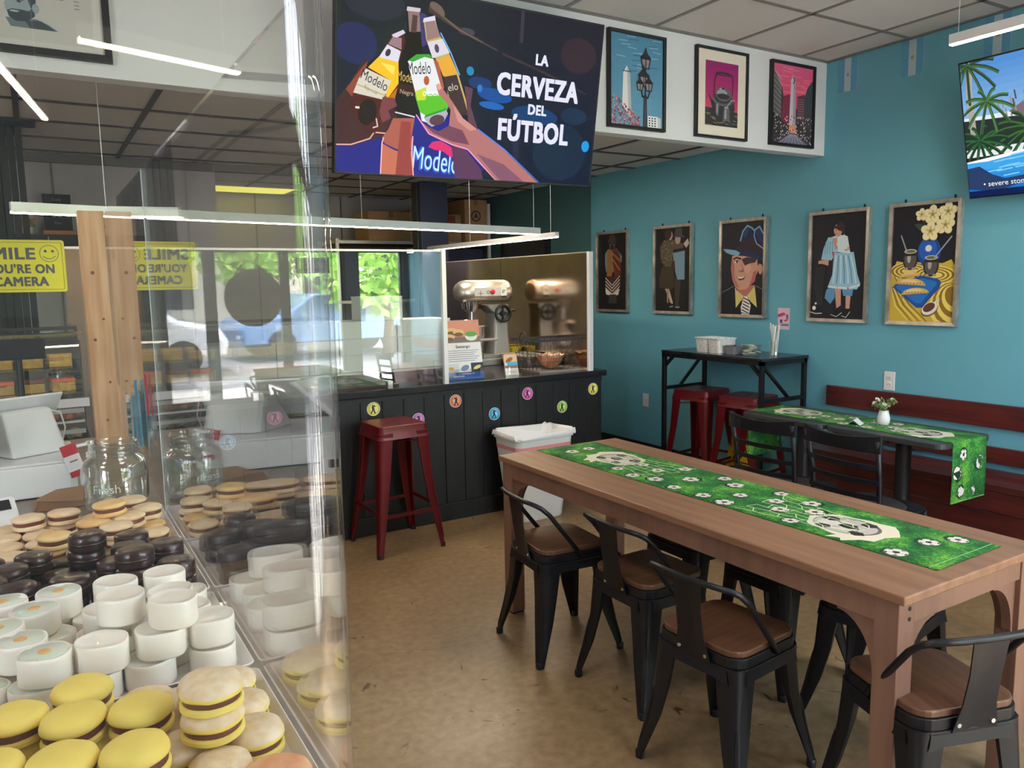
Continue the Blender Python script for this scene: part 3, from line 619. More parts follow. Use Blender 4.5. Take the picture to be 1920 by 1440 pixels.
def bigball(a, x, y, r, d):
    """ball bursting through: torn white rim outside, net trailing towards -d along y"""
    E_ = 1.35; z0 = a.z; Q = lambda u, v: (x+u*r, y-d*v*r*E_)
    a.poly((238, 228, 206), [Q(1.22*cos(R(t_))*(1+.07*sin(5*R(t_))), 1.16*sin(R(t_))*(1+.05*sin(7*R(t_)))) for t_ in range(0, 360, 10)])
    a.poly((238, 228, 206), [Q(u, v) for u, v in ((-1.75, .2), (-1.5, .55), (-1.75, .7), (-1.1, 1.0), (-.9, 1.3), (-.2, 1.3), (.3, 1.5), (.9, 1.2), (1.3, .9), (1.2, .4), (0, .6))])
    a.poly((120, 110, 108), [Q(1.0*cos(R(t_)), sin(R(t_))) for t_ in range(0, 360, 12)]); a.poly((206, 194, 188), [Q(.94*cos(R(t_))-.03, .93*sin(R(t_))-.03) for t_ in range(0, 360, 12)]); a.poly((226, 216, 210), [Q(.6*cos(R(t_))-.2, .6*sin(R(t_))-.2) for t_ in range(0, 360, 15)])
    for u, v, k in ((-.05, .1, .33), (.66, .42, .28), (-.6, .6, .27), (.34, -.66, .3), (-.7, -.4, .26)):
        a.poly((50, 40, 42), [Q(u+k*cos(R(72*i+20)), v+k*sin(R(72*i+20))) for i in range(5)])
    for p1, p2 in (((-.05, .42), (-.42, .52)), ((.25, .2), (.42, .3)), ((.1, -.2), (.25, -.4)), ((-.35, 0), (-.5, -.2)), ((.6, -.5), (.8, -.1))): a.line((120, 108, 108), [Q(*p1), Q(*p2)], r*.05)
    cols_, rows = 6, 10
    def P(i, j):
        v = j/rows; w_ = (1.05 if v < .5 else 1.05+(v-.5)*1.0); st_ = .5 if (i+j) % 2 else -.5
        return Q((i/cols_-.5)*2*w_+.05*sin(3*j+i*1.7), .9-3.9*v+.1*sin(2.1*i+j)+.08*st_)
    for i in range(cols_+1): a.line((214, 240, 190), [P(i, j) for j in range(1, rows+1)], .0036)
    a.z += a.dz
    for j in range(1, rows+1):
        for i in range(cols_):
            if (i+j) % 2: a.line((214, 240, 190), [P(i, j), P(i+1, j)], .0036); a.z -= a.dz
    a.z = z0
def runner(nm, label, width, length, loc, rz, hang0=0, hang1=0, seed=1, z=.002):
    """cloth lying along local y, ends may hang over the table edge"""
    rn = random.Random(seed); t = thing(nm, label, 'table runner', loc, rz, 'green football table runners')
    Lh = length/2; tot0 = Lh+hang0; tot1 = Lh+hang1; rc = .012
    def warp(p):
        x, y, zz = p; s_ = 1 if y > 0 else -1; hg = hang1 if y > 0 else hang0; e = abs(y)-Lh
        if hg == 0 or e <= 0: return (x, y, zz+z)
        if e < rc*pi/2: th = e/rc; return (x, s_*(Lh+(rc+zz)*sin(th)), z-rc+(rc+zz)*cos(th))
        dd = e-rc*pi/2; wv = .004*sin(x*40+dd*8)*min(1, dd*8)
        return (x+.0*dd, s_*(Lh+rc+zz+abs(wv)), z-rc-dd)
    n = 60; rows = []
    ys = [-tot0+(tot0+tot1)*i/n for i in range(n+1)]; xs = [-width/2+width*i/6 for i in range(7)]
    for y0, nn in ((-Lh, 8), (Lh, 8)): ys += [y0+(rc*pi/2*k/nn if y0 > 0 else -rc*pi/2*k/nn) for k in range(nn+1)]
    ys = sorted(set(round(y, 5) for y in ys)); v = []; f = []
    for zz in (0, -.0015):
        for y in ys:
            for x in xs: v.append(warp((x, y, zz)))
    nx = len(xs); ny = len(ys)
    for i in range(ny-1):
        for j in range(nx-1):
            a0 = i*nx+j; f.append((a0, a0+1, a0+nx+1, a0+nx)); b0 = a0+nx*ny; f.append((b0, b0+nx, b0+nx+1, b0+1))
    for i in range(ny-1):
        for j in (0, nx-1): a0 = i*nx+j; q = (a0, a0+nx, a0+nx+nx*ny, a0+nx*ny); f.append(q if j == 0 else q[::-1])
    g = G(); g.v = v; g.f = f; ob('cloth', g, M['grass'], t, smooth=True)
    a = Art(.00003)
    B = .47
    pts = []; y = -tot0+.07
    for k in range(400):
        px = rn.uniform(-width/2+.04, width/2-.04); py = rn.uniform(-tot0+.04, tot1-.04)
        if abs(py) > .48*Lh-.0 and abs(py) < .48*Lh+.40 and abs(py) < Lh: 
            if abs(py-math.copysign(.64*Lh, py)) < .2: continue
        if abs(py) > Lh-.03 and abs(py) < Lh+.05 and (hang0 or hang1): continue
        if all(math.hypot(px-u, (py-v_)) > .097 for u, v_ in pts): pts.append((px, py))
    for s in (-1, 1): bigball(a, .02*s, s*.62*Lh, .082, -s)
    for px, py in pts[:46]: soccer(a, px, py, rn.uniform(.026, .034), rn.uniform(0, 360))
    b = width/2-.003
    for s in (-1, 1): a.line((110, 176, 96), [(s*b, -tot0), (s*b, tot1)], .0022) if False else None
    a.line((150, 206, 140), [(-b, -tot0+.005), (b, -tot0+.005)], .003); a.line((150, 206, 140), [(-b, tot1-.005), (b, tot1-.005)], .003)
    a.clip(-width/2+.001, -tot0+.001, width/2-.001, tot1-.001)
    a.build('football_print', PRINT, t, z=.0004, warp=warp); return t
runner('table_runner', 'green football-print runner lying flat along the long brown table', .34, 1.88, (2.178, 2.1, .7505), R(1.2), seed=5)

# small black tables along the wooden bench
def black_table(label, loc, L_):
    t = thing('bistro_table', label, 'table', loc, 0, 'black pedestal tables along the bench')
    ob('tabletop', G().prism(rrect(-.225, .225, -L_/2, L_/2, .05, 6), .722, .75), mat('black_laminate', (58, 60, 62), .4), t, bevel=.004)
    ob('post', G().lathe([(.038, .03), (.038, .7)], 20), M['black'], t, smooth='auto')
    ob('top_plate', G().box(-.15, .15, -.012, .012, .7, .722).box(-.012, .012, -.15, .15, .7, .722), M['black'], t)
    for k in range(4): ob('base_arm', G().bar((0, 0, .025), (.26*cos(R(90*k)), .26*sin(R(90*k)), .012), .05, .024), M['black'], t, bevel=.004)
    return t
black_table('black pedestal table between bench and slat chairs, end nearest the bar table', (3.83, 2.985, 0), .575)
black_table('black pedestal table with vase and runner end hanging over its near edge', (3.83, 2.36, 0), .655)
black_table('black pedestal table partly out of the frame at far right', (3.83, 1.12, 0), .66)
runner('table_runner', 'green football-print runner over the two black tables, hanging at both ends', .3, 1.225, (3.84, 2.652, .7505), 0, hang0=.31, hang1=.3, seed=9)

def slat_chair(label, loc, rz):
    c = thing('slat_back_chair', label, 'chair', loc, rz, 'black slat-back chairs at the small tables')
    ob('seat', G().loft([[(x, y, z) for x, y in rrect(-.19, .2, -.19, .19, .09, 6)] for z in (.445, .465)]), M['blackm'], c, bevel=.006)
    ob('seat_cushion', G().lathe([(.15, .465), (.14, .472), (.001, .474)], 28, c=(.01, 0), cap=False), mat('worn_black_vinyl', (46, 42, 42), .5, c2=(64, 56, 54), scale=9), c, smooth=True)
    for s in (-1, 1):
        ob('rear_upright', G().tube([(-.24, s*.185, 0), (-.2, s*.18, .2), (-.18, s*.175, .45), (-.2, s*.18, .65), (-.235, s*.19, .83)], .0125, 8), M['blackm'], c, smooth=True)
        ob('front_leg', G().tube([(.17, s*.16, .45), (.2, s*.185, 0)], .0125, 8), M['blackm'], c, smooth=True)
        ob('side_stretcher', G().tube([(-.215, s*.182, .2), (.185, s*.175, .2)], .008, 6), M['blackm'], c, smooth=True)
    def slat(z0, z1, b, th=.006, y=.19, xo=0):
        lo, hi = [], []
        rings = []
        for i in range(9):
            u = -1+2*i/8; yy = u*y; x = -.2-(z0-.45)*.09+xo-b*(1-u*u); dip = (.018*(1-u*u) if z1-z0 > .05 else 0)
            rings.append([(x-th/2, yy, z0), (x+th/2, yy, z0), (x+th/2, yy, z1-dip), (x-th/2, yy, z1-dip)])
        return G().loft(rings)
    ob('crest_rail', slat(.775, .855, .035, .014, .205), M['blackm'], c, bevel=.003)
    for z in (.555, .625, .695): ob('back_slat', slat(z, z+.022, .03, .006, .185), M['blackm'], c)
    return c
sc = slat_chair('black slat-back chair left of the pair, in front of the red stools', (3.34, 2.69, 0), R(2))
dup(sc, (3.34, 2.21, 0), R(-2), 'black slat-back chair with shiny seat in front of the vase table')
dup(sc, (3.34, 1.2, 0), R(0), 'black slat-back chair cut by the right edge of the picture')

# wooden bench along the teal wall
t = thing('wall_bench', 'long mahogany-stained bench fixed along the teal wall', 'bench', (4.25, 1.2, 0))
def pl(nm, x0, x1, y0, y1, z0, z1): return ob(nm, rel(G().box(x0, x1, y0, y1, z0, z1), 4.25, 1.2), M['bench'], t, bevel=.003)
pl('back_board', 4.42, 4.448, -.95, 3.28, .715, .845)
pl('back_board', 4.42, 4.448, -.95, 3.22, .52, .61)
pl('seat_plank', 4.075, 4.185, -.95, 3.24, .455, .49); pl('seat_plank', 4.19, 4.3, -.95, 3.24, .455, .49); pl('seat_plank', 4.305, 4.418, -.95, 3.24, .455, .49)
pl('front_board', 4.08, 4.105, -.95, 3.22, .345, .453); pl('front_board', 4.09, 4.115, -.95, 3.22, .23, .34)
for y in (-.6, .7, 2.0, 3.1): ob('bracket', rel(G().box(4.12, 4.44, y-.02, y+.02, .235, .453), 4.25, 1.2), M['black'], t)

# bar table
t = thing('bar_table', 'tall black bar table against the teal wall with two stools beneath', 'table', (4.155, 3.91, 0))
ob('tabletop', G().box(-.175, .275, -.48, .48, 1.012, 1.032), mat('black_marbled_top', (34, 32, 38), .22, c2=(48, 46, 52), scale=7), t, bevel=.003)
for sx, x in ((-1, -.16), (1, .255)):
    for y in (-.46, .46): ob('leg', G().box(x-.014, x+.014, y-.014, y+.014, 0, 1.0), M['blackm'], t, bevel=.002)
ob('top_frame', G().box(-.174, .269, -.474, -.446, .985, 1.012).box(-.174, .269, .446, .474, .985, 1.012).box(-.174, -.146, -.474, .474, .985, 1.012).box(.241, .269, -.474, .474, .985, 1.012), M['blackm'], t)
for y in (-.46, .46):
    ob('side_rail', G().box(-.146, .241, y-.012, y+.012, .735, .76), M['blackm'], t)
    ob('foot_rail', G().box(-.146, .241, y-.012, y+.012, .1, .125), M['blackm'], t)
    ob('diagonal_brace', G().bar((.241, y, .985), (-.0, y, .755), .018, .018) if y > 0 else G().bar((-.16, y, .99), (.1, y, .755), .018, .018), M['blackm'], t)
    ob('corner_gusset', G().bar((-.16, y-.1*(1 if y > 0 else -1), .995), (-.16, y, .91), .02, .02), M['blackm'], t)
ob('back_foot_rail', G().box(.241, .265, -.46, .46, .1, .125), M['blackm'], t)

# ================================================================ PICTURES
class Pic(Art):
    """coordinates 0..1 across the picture; ellipse radii in picture widths"""
    def __init__(s, W, H): super().__init__(.00003); s.W, s.H = W, H
    def q(s, p): return ((p[0]-.5)*s.W, (p[1]-.5)*s.H)
    def p(s, c, pts): return s.poly(c, [s.q(x) for x in pts])
    def e(s, c, x, y, rx, ry=None, rot=0, a0=0, a1=360, n=20):
        x, y = s.q((x, y)); return s.ell(c, x, y, rx*s.W, (rx if ry is None else ry)*s.W, rot, n, a0, a1)
    def l(s, c, pts, w): return s.line(c, [s.q(x) for x in pts], w*s.W)
    def t(s, c, tx, x, y, h, **k): x, y = s.q((x, y)); return s.text(c, tx, x, y, h*s.H, **k)
    def r(s, c, x0, y0, x1, y1): return s.p(c, [(x0, y0), (x1, y0), (x1, y1), (x0, y1)])
    def gr(s, c0, c1, x0, y0, x1, y1, n=10): (a, b), (c, d) = s.q((x0, y0)), s.q((x1, y1)); return s.grad(c0, c1, a, b, c, d, n)
def framed(nm, label, cat, pos, side, W, H, fw, fd, fm, painter, mt, group, matte=None, hooks=False):
    t = thing(nm, label, cat, mx=wallmx(pos, side), group=group)
    g = G(); o = [(-W/2, -H/2), (W/2, -H/2), (W/2, H/2), (-W/2, H/2)]; i_ = [(x-math.copysign(fw, x), y-math.copysign(fw, y)) for x, y in o]
    vs = [(x, y, 0) for x, y in o]+[(x*.995, y*.997, fd) for x, y in o]+[(x, y, fd-.003) for x, y in i_]+[(x, y, 0) for x, y in i_]
    fs = []
    for k in range(4):
        n = (k+1) % 4
        for b in (0, 4, 8): fs.append((b+k, b+n, b+4+n, b+4+k))
    g.add(vs, fs); ob('frame', g, fm, t)
    ob('backing', G().box(-W/2+fw*.5, W/2-fw*.5, -H/2+fw*.5, H/2-fw*.5, .001, fd*.45), M['white'] if matte else M['black'], t)
    iw, ih = W-2*fw, H-2*fw
    if matte: a = Art(); a.rect(matte[2], -iw/2, -ih/2, iw/2, ih/2); a.build('mat_board', PRINT, t, z=fd*.45+.0005); iw -= 2*matte[0]*W; ih -= 2*matte[1]*H
    a = Pic(iw, ih); painter(a); a.clip(-iw/2, -ih/2, iw/2, ih/2); a.build('picture', mt, t, z=fd*.45+.001)
    if hooks:
        for x in (-W*.3, W*.38): ob('hook', G().box(x-.004, x+.004, H/2, H/2+.014, 0, .008).lathe([(.006, 0), (.006, .003)], 8, Matrix.Translation((x, H/2+.016, .004))), M['black'], t)
    return t
SK = (214, 160, 140); NV = (18, 20, 34)
def p_mate(a):
    Y, Yd, Yl = (214, 182, 66), (150, 112, 40), (240, 218, 110)
    a.r(NV, 0, 0, 1, 1)
    a.p(Y, [(0, 0), (1, 0), (1, .46), (.93, .53), (.8, .5), (.6, .51), (.35, .5), (.08, .53), (0, .42)])
    for k in range(7): a.e(Yd if k % 2 else Yl, .3, .44, .34-.035*k, .14-.016*k)
    for k in range(7): a.e(Yd if k % 2 else Yl, .68, .4, .34-.035*k, .14-.016*k)
    for k in range(6): a.l(Yd if k % 2 else Yl, [(.0+.02*k, .3), (.08+.05*k, .14), (.3+.06*k, .0)], .022)
    for k in range(6): a.e(Yd if k % 2 else Yl, .98, .12+.02*k, .34-.045*k, .4-.05*k, 20)
    for x in (.04, .22, .4): a.l((120, 88, 34), [(x, .42-.1*x), (x+.1, .3), (x+.16, .2)], .012)
    a.p((16, 84, 160), [(.03, .3), (.1, .34), (.5, .4), (.74, .37), (.8, .34), (.77, .29), (.52, .12), (.43, .12), (.36, .15)])
    a.p((32, 116, 200), [(.08, .3), (.14, .33), (.5, .375), (.7, .35), (.74, .33), (.5, .16), (.42, .16)])
    for x, y, r_, rot in ((.3, .39, .17, 6), (.32, .32, .24, -4), (.4, .24, .22, 4)):
        a.e((122, 84, 46), x, y-.004, r_*1.02, r_*.46, rot, 0, 180); a.e((226, 184, 112), x, y, r_, r_*.42, rot, 0, 180); a.e((240, 210, 150), x-.02, y+.02, r_*.6, r_*.2, rot, 0, 180)
        if r_ > .2:
            for k in range(9): a.l((150, 106, 60), [(x-r_*.9+k*r_*.22, y+.002), (x-r_*.86+k*r_*.22, y+.018)], .01)
    a.e((110, 80, 60), .64, .105, .14, .09, 30); a.e((236, 230, 216), .64, .115, .13, .085, 30); a.e((98, 58, 44), .63, .125, .1, .06, 30); a.l((236, 230, 216), [(.72, .17), (.78, .2), (.76, .15)], .02)
    a.e((20, 70, 150), .59, .6, .18, .22); a.e((30, 96, 190), .57, .62, .14, .17); a.e((230, 226, 220), .58, .63, .05); a.p((20, 70, 150), [(.5, .69), (.68, .69), (.66, .74), (.53, .74)])
    for x, y in ((.3, .55), (.63, .49)):
        a.e((40, 36, 40), x, y-.01, .12, .16); a.e((92, 86, 84), x, y-.01, .095, .14); a.e((180, 174, 160), x-.02, y, .03, .07); a.p((40, 36, 40), [(x-.1, y+.02), (x+.1, y+.02), (x+.09, y+.06), (x-.09, y+.06)])
        a.e((200, 196, 188), x, y+.06, .1, .035); a.e((112, 112, 60), x, y+.06, .08, .022)
        a.e((170, 164, 150), x-.06, y-.09, .03, .02); a.e((170, 164, 150), x+.06, y-.09, .03, .02)
    a.l((170, 170, 180), [(.24, .61), (.14, .75)], .02); a.l((170, 170, 180), [(.68, .55), (.92, .72)], .02)
    a.l((70, 90, 60), [(.6, .7), (.62, .88)], .012); a.l((70, 90, 60), [(.62, .74), (.84, .9)], .012); a.l((70, 90, 60), [(.55, .72), (.47, .9)], .012)
    a.p((58, 84, 66), [(.52, .76), (.42, .79), (.34, .84), (.44, .845), (.5, .82)])
    for x, y, r_ in ((.45, .92, .09), (.62, .915, .13), (.85, .93, .13), (.82, .82, .13), (.6, .775, .14)):
        for k in range(5):
            b = R(72*k+15); a.e((188, 160, 96), x+r_*.6*cos(b), y+r_*.34*sin(b)-.002, r_*.52, r_*.46, 72*k+15); a.e((240, 228, 176), x+r_*.6*cos(b), y+r_*.34*sin(b), r_*.48, r_*.42, 72*k+15)
            a.e((214, 190, 120), x+r_*.3*cos(b), y+r_*.17*sin(b), r_*.26, r_*.12, 72*k+15)
        a.e((150, 140, 90), x, y, r_*.18)
def p_hug(a):
    a.r(NV, 0, 0, 1, 1); B1, B2, B3 = (160, 206, 228), (96, 156, 200), (222, 238, 244)
    a.p((10, 10, 16), [(.1, .52), (.28, .55), (.3, .3), (.22, .12), (.08, .12), (.06, .3)])
    for k in range(5): a.l((70, 70, 84), [(.1+.035*k, .5), (.08+.035*k, .3), (.13+.02*k, .13)], .008)
    a.e((10, 10, 12), .1, .1, .12, .05); a.e((240, 240, 240), .07, .1, .035); a.l((240, 240, 240), [(0, .06), (.1, .045), (.22, .05)], .014); a.e((240, 240, 240), .1, .145, .02)
    a.p(SK, [(.45, .3), (.57, .3), (.58, .13), (.5, .1)]); a.p(SK, [(.66, .3), (.76, .3), (.74, .1), (.67, .1)])
    a.p((8, 8, 12), [(.4, .05), (.5, .08), (.62, .1), (.6, .05), (.48, .025)]); a.l((230, 230, 230), [(.4, .04), (.5, .02), (.6, .06)], .01)
    a.p((8, 8, 12), [(.62, .04), (.68, .1), (.76, .08), (.72, .03), (.64, .02)]); a.l((230, 230, 230), [(.6, .03), (.68, .015), (.75, .07)], .01)
    a.p(B2, [(.3, .28), (.45, .33), (.46, .2), (.38, .14), (.27, .2)]); a.p(B2, [(.58, .3), (.8, .3), (.78, .22), (.62, .22)])
    a.p(B1, [(.42, .63), (.78, .63), (.86, .42), (.92, .33), (.86, .28), (.6, .29), (.45, .29), (.32, .3), (.4, .42)])
    for k in range(7): a.l(B2 if k % 2 else B3, [(.46+.045*k, .6), (.44+.06*k, .46), (.42+.07*k, .34)], .02)
    a.l(B3, [(.34, .31), (.5, .3), (.7, .29), (.9, .32)], .035)
    a.p(B3, [(.36, .78), (.5, .8), (.66, .78), (.72, .62), (.44, .64)])
    a.p(B1, [(.3, .78), (.4, .78), (.5, .66), (.42, .6), (.38, .56), (.18, .57), (.22, .68)])
    for k in range(4): a.l(B2, [(.26+.04*k, .74), (.24+.05*k, .62)], .012)
    a.p(SK, [(.13, .56), (.33, .57), (.32, .51), (.2, .53), (.13, .53)]); a.p((206, 80, 80), [(.38, .64), (.43, .64), (.42, .56)])
    a.p(SK, [(.38, .76), (.46, .78), (.5, .68), (.44, .66)]); a.p(SK, [(.6, .68), (.7, .68), (.7, .65), (.62, .64)])
    a.p(B3, [(.46, .72), (.6, .8), (.66, .76), (.66, .66), (.5, .66)])
    a.e(SK, .48, .84, .075, .1, 10); a.e((60, 34, 34), .53, .875, .08, .07, -20); a.e((60, 34, 34), .58, .84, .035, .06); a.e((70, 40, 40), .455, .87, .05, .025)
    a.l((90, 40, 40), [(.43, .845), (.46, .848)], .008); a.l((180, 60, 60), [(.43, .81), (.46, .808)], .01)
def p_fedora(a):
    a.r(NV, 0, 0, 1, 1)
    a.p((12, 14, 26), [(0, .22), (.3, .3), (.8, .3), (1, .25), (1, 0), (0, 0)]); a.l((120, 140, 160), [(0, .24), (.14, .27), (.3, .31)], .012); a.l((120, 140, 160), [(.82, .31), (1, .27)], .012)
    a.p((190, 120, 110), [(.35, .3), (.8, .32), (.8, .2), (.55, .1)])
    a.p(SK, [(.25, .64), (.22, .5), (.26, .38), (.34, .3), (.46, .265), (.62, .28), (.76, .36), (.86, .46), (.9, .55), (.84, .62), (.5, .66)])
    a.p((190, 120, 104), [(.25, .6), (.22, .5), (.26, .38), (.36, .3), (.44, .29), (.32, .4), (.3, .55)]); a.p((196, 106, 100), [(.76, .46), (.84, .48), (.8, .36), (.66, .3), (.72, .38)])
    a.p((226, 178, 156), [(.5, .5), (.66, .56), (.72, .5), (.62, .44)])
    a.e(SK, .92, .49, .05, .1); a.p((16, 14, 24), [(.84, .6), (.96, .58), (.98, .52), (.9, .55), (.86, .52)])
    a.p((70, 42, 46), [(.48, .6), (.6, .62), (.84, .6), (.8, .56), (.66, .55), (.56, .53), (.52, .56)])
    a.l((40, 26, 30), [(.28, .605), (.36, .62), (.46, .605)], .03); a.e((240, 230, 220), .36, .575, .05, .02); a.e((50, 40, 40), .37, .575, .025, .022); a.l((60, 34, 34), [(.3, .585), (.42, .588)], .012)
    a.p((186, 118, 104), [(.44, .58), (.5, .5), (.46, .47), (.52, .46), (.54, .49)]); a.l((130, 70, 66), [(.42, .475), (.48, .465), (.54, .475)], .014)
    a.p((120, 46, 48), [(.34, .42), (.46, .41), (.6, .425), (.54, .38), (.44, .37)]); a.p((240, 236, 226), [(.36, .418), (.46, .408), (.59, .42), (.5, .392), (.42, .392)])
    a.p((222, 206, 124), [(.33, .3), (.38, .26), (.55, .2), (.44, .12), (.36, .07)]); a.p((222, 206, 124), [(.8, .31), (.62, .2), (.72, .14), (.86, .08), (.83, .2)])
    a.p((234, 232, 226), [(.5, .0), (.48, .08), (.56, .2), (.62, .2), (.72, .1), (.68, 0)])
    for k in range(6): a.l((30, 32, 70), [(.5+.01*k, .02+.032*k), (.66+.005*k, -.02+.034*k)], .02)
    a.p((18, 32, 78), [(.28, .66), (.44, .78), (.5, .9), (.6, .955), (.76, .9), (.88, .93), (.98, .84), (1, .72), (1, .6), (.8, .6), (.5, .64)])
    a.p((36, 62, 120), [(.5, .86), (.6, .94), (.66, .92), (.56, .82)]); a.p((30, 50, 104), [(.76, .9), (.88, .93), (.98, .84), (1, .74), (.86, .8)])
    a.p((48, 30, 40), [(.34, .7), (.44, .79), (.8, .8), (.98, .74), (.98, .66), (.62, .7)])
    a.l((132, 182, 214), [(.44, .8), (.5, .9), (.6, .955), (.7, .93), (.76, .9), (.88, .935), (.97, .86)], .03); a.l((132, 182, 214), [(.78, .91), (.76, .84), (.82, .76), (.98, .7)], .024)
    a.p((132, 182, 214), [(.02, .72), (.1, .72), (.34, .7), (.44, .67), (.4, .64), (.22, .655), (.1, .68)]); a.p((20, 44, 90), [(.44, .67), (.4, .64), (.62, .63), (.98, .57), (.98, .6), (.6, .67)])
def p_dance(a):
    a.r((12, 12, 20), 0, 0, 1, 1)
    a.p((58, 52, 50), [(.56, .4), (.74, .4), (.68, .06), (.58, .06)]); a.p((120, 156, 176), [(.5, .7), (.84, .72), (.84, .38), (.64, .38), (.56, .5)]); a.p((90, 36, 44), [(.5, .62), (.56, .6), (.58, .48), (.52, .52)])
    a.p((96, 84, 66), [(.12, .78), (.24, .86), (.5, .86), (.8, .8), (.8, .75), (.52, .74), (.46, .52), (.28, .52), (.14, .64)])
    rn = random.Random(3)
    for k in range(70):
        x, y = rn.uniform(.18, .5), rn.uniform(.53, .85); a.e((170, 156, 120) if k % 2 else (44, 38, 34), x, y, .012, .008, rn.uniform(0, 180), n=6); a.z -= a.dz
    a.z += a.dz
    a.p((60, 50, 34), [(.2, .54), (.5, .54), (.56, .3), (.46, .26), (.12, .28), (.1, .4)])
    a.p((196, 168, 150), [(.28, .27), (.4, .27), (.52, .1), (.46, .06), (.4, .16)]); a.p((160, 136, 124), [(.34, .27), (.4, .27), (.38, .1), (.34, .1)]); a.p((14, 10, 12), [(.36, .1), (.46, .1), (.54, .07), (.46, .03), (.4, .04)]); a.l((220, 220, 220), [(.42, .05), (.52, .06)], .012)
    a.e(SK, .42, .91, .07, .09); a.e((56, 42, 36), .36, .93, .1, .11); a.e((180, 160, 146), .64, .86, .08, .1); a.p((74, 74, 80), [(.54, .9), (.78, .89), (.74, .99), (.58, .99)]); a.l((74, 74, 80), [(.52, .895), (.82, .885)], .03)
    a.p((214, 200, 190), [(.8, .8), (.92, .86), (.96, .8), (.88, .75)]); a.l((150, 150, 160), [(.6, .05), (.7, .05)], .03)
def p_poncho(a):
    a.r((12, 11, 16), 0, 0, 1, 1)
    a.p((120, 132, 136), [(.24, .74), (.34, .8), (.66, .8), (.84, .7), (.82, .62), (.7, .6), (.7, .5), (.28, .5), (.24, .6)])
    a.p((150, 104, 54), [(.34, .8), (.46, .8), (.52, .5), (.44, .4), (.3, .42), (.32, .6)]); a.p((104, 44, 34), [(.5, .82), (.72, .78), (.8, .6), (.78, .38), (.6, .38), (.52, .6)])
    for k in range(5): a.l((176, 110, 60) if k % 2 else (70, 30, 34), [(.52, .78-.04*k), (.76, .7-.06*k)], .03)
    a.p((72, 34, 40), [(.26, .44), (.8, .44), (.74, .24), (.5, .2), (.26, .26)])
    for k in range(5): a.l((206, 200, 190), [(.26, .42-.045*k), (.5, .32-.04*k), (.76, .44-.045*k)], .022)
    a.p((222, 218, 212), [(.26, .28), (.5, .2), (.48, .18), (.28, .2)]); a.p((222, 218, 212), [(.74, .28), (.5, .19), (.56, .17), (.72, .2)])
    a.p((60, 54, 52), [(.4, .2), (.64, .2), (.66, .08), (.36, .08)]); a.e((120, 90, 78), .5, .85, .1, .13); a.e((56, 44, 42), .5, .905, .16, .08); a.e((70, 56, 52), .5, .935, .11, .09); a.e((40, 30, 30), .5, .82, .07, .06)
def p_lamp(a):
    a.gr((104, 160, 190), (78, 138, 172), 0, 0, 1, 1, 12)
    rn = random.Random(2)
    for k in range(26): x, y = rn.uniform(.1, .8), rn.uniform(.55, 1); a.l((150, 190, 208) if k % 2 else (60, 108, 140), [(x, y), (x+.16, y+.012*rn.uniform(-1, 1))], .012)
    a.p((232, 230, 230), [(.22, .2), (.4, .08), (.37, .58), (.31, .66), (.24, .58)]); a.p((186, 190, 196), [(.34, .12), (.4, .08), (.37, .58), (.31, .66)]); a.l((60, 70, 80), [(.23, .6), (.38, .595)], .014)
    for k in range(230):
        x = rn.uniform(0, .55); y = rn.uniform(0, .34-.5*x+.03); a.e(((196, 120, 130), (150, 74, 92), (222, 160, 160), (110, 60, 76))[k % 4], x, max(0, y), .016, .012, rn.uniform(0, 90), n=6); a.z -= a.dz*.9
    K = (40, 40, 48); a.z += .002
    a.p(K, [(.62, 0), (.69, 0), (.68, .36), (.63, .36)]); a.p((84, 82, 90), [(.64, 0), (.66, 0), (.655, .36), (.64, .36)])
    for x, y, k in ((.66, .72, 1.0), (.62, .52, 1.05), (.72, .46, .8), (.55, .45, .7)):
        a.p(K, [(x-.07*k, y-.07*k), (x+.07*k, y-.07*k), (x+.1*k, y+.05*k), (x-.1*k, y+.05*k)]); a.p((150, 140, 140), [(x-.05*k, y-.055*k), (x-.005, y-.055*k), (x-.005, y+.035*k), (x-.07*k, y+.035*k)]); a.p((150, 140, 140), [(x+.05*k, y-.055*k), (x+.01, y-.055*k), (x+.01, y+.035*k), (x+.07*k, y+.035*k)])
        a.p(K, [(x-.11*k, y+.05*k), (x+.11*k, y+.05*k), (x+.03*k, y+.11*k), (x, y+.18*k), (x-.03*k, y+.11*k)])
    a.l(K, [(.655, .34), (.66, .86)], .02); a.l(K, [(.58, .4), (.6, .34), (.7, .33), (.74, .4)], .025)
    a.r((236, 238, 238), .7, 0, .9, .13); a.r((200, 206, 210), .9, 0, .96, .12)
    for i in range(4):
        for j in range(3): a.r((40, 50, 70), .72+.055*j, .015+.028*i, .75+.055*j, .03+.028*i)
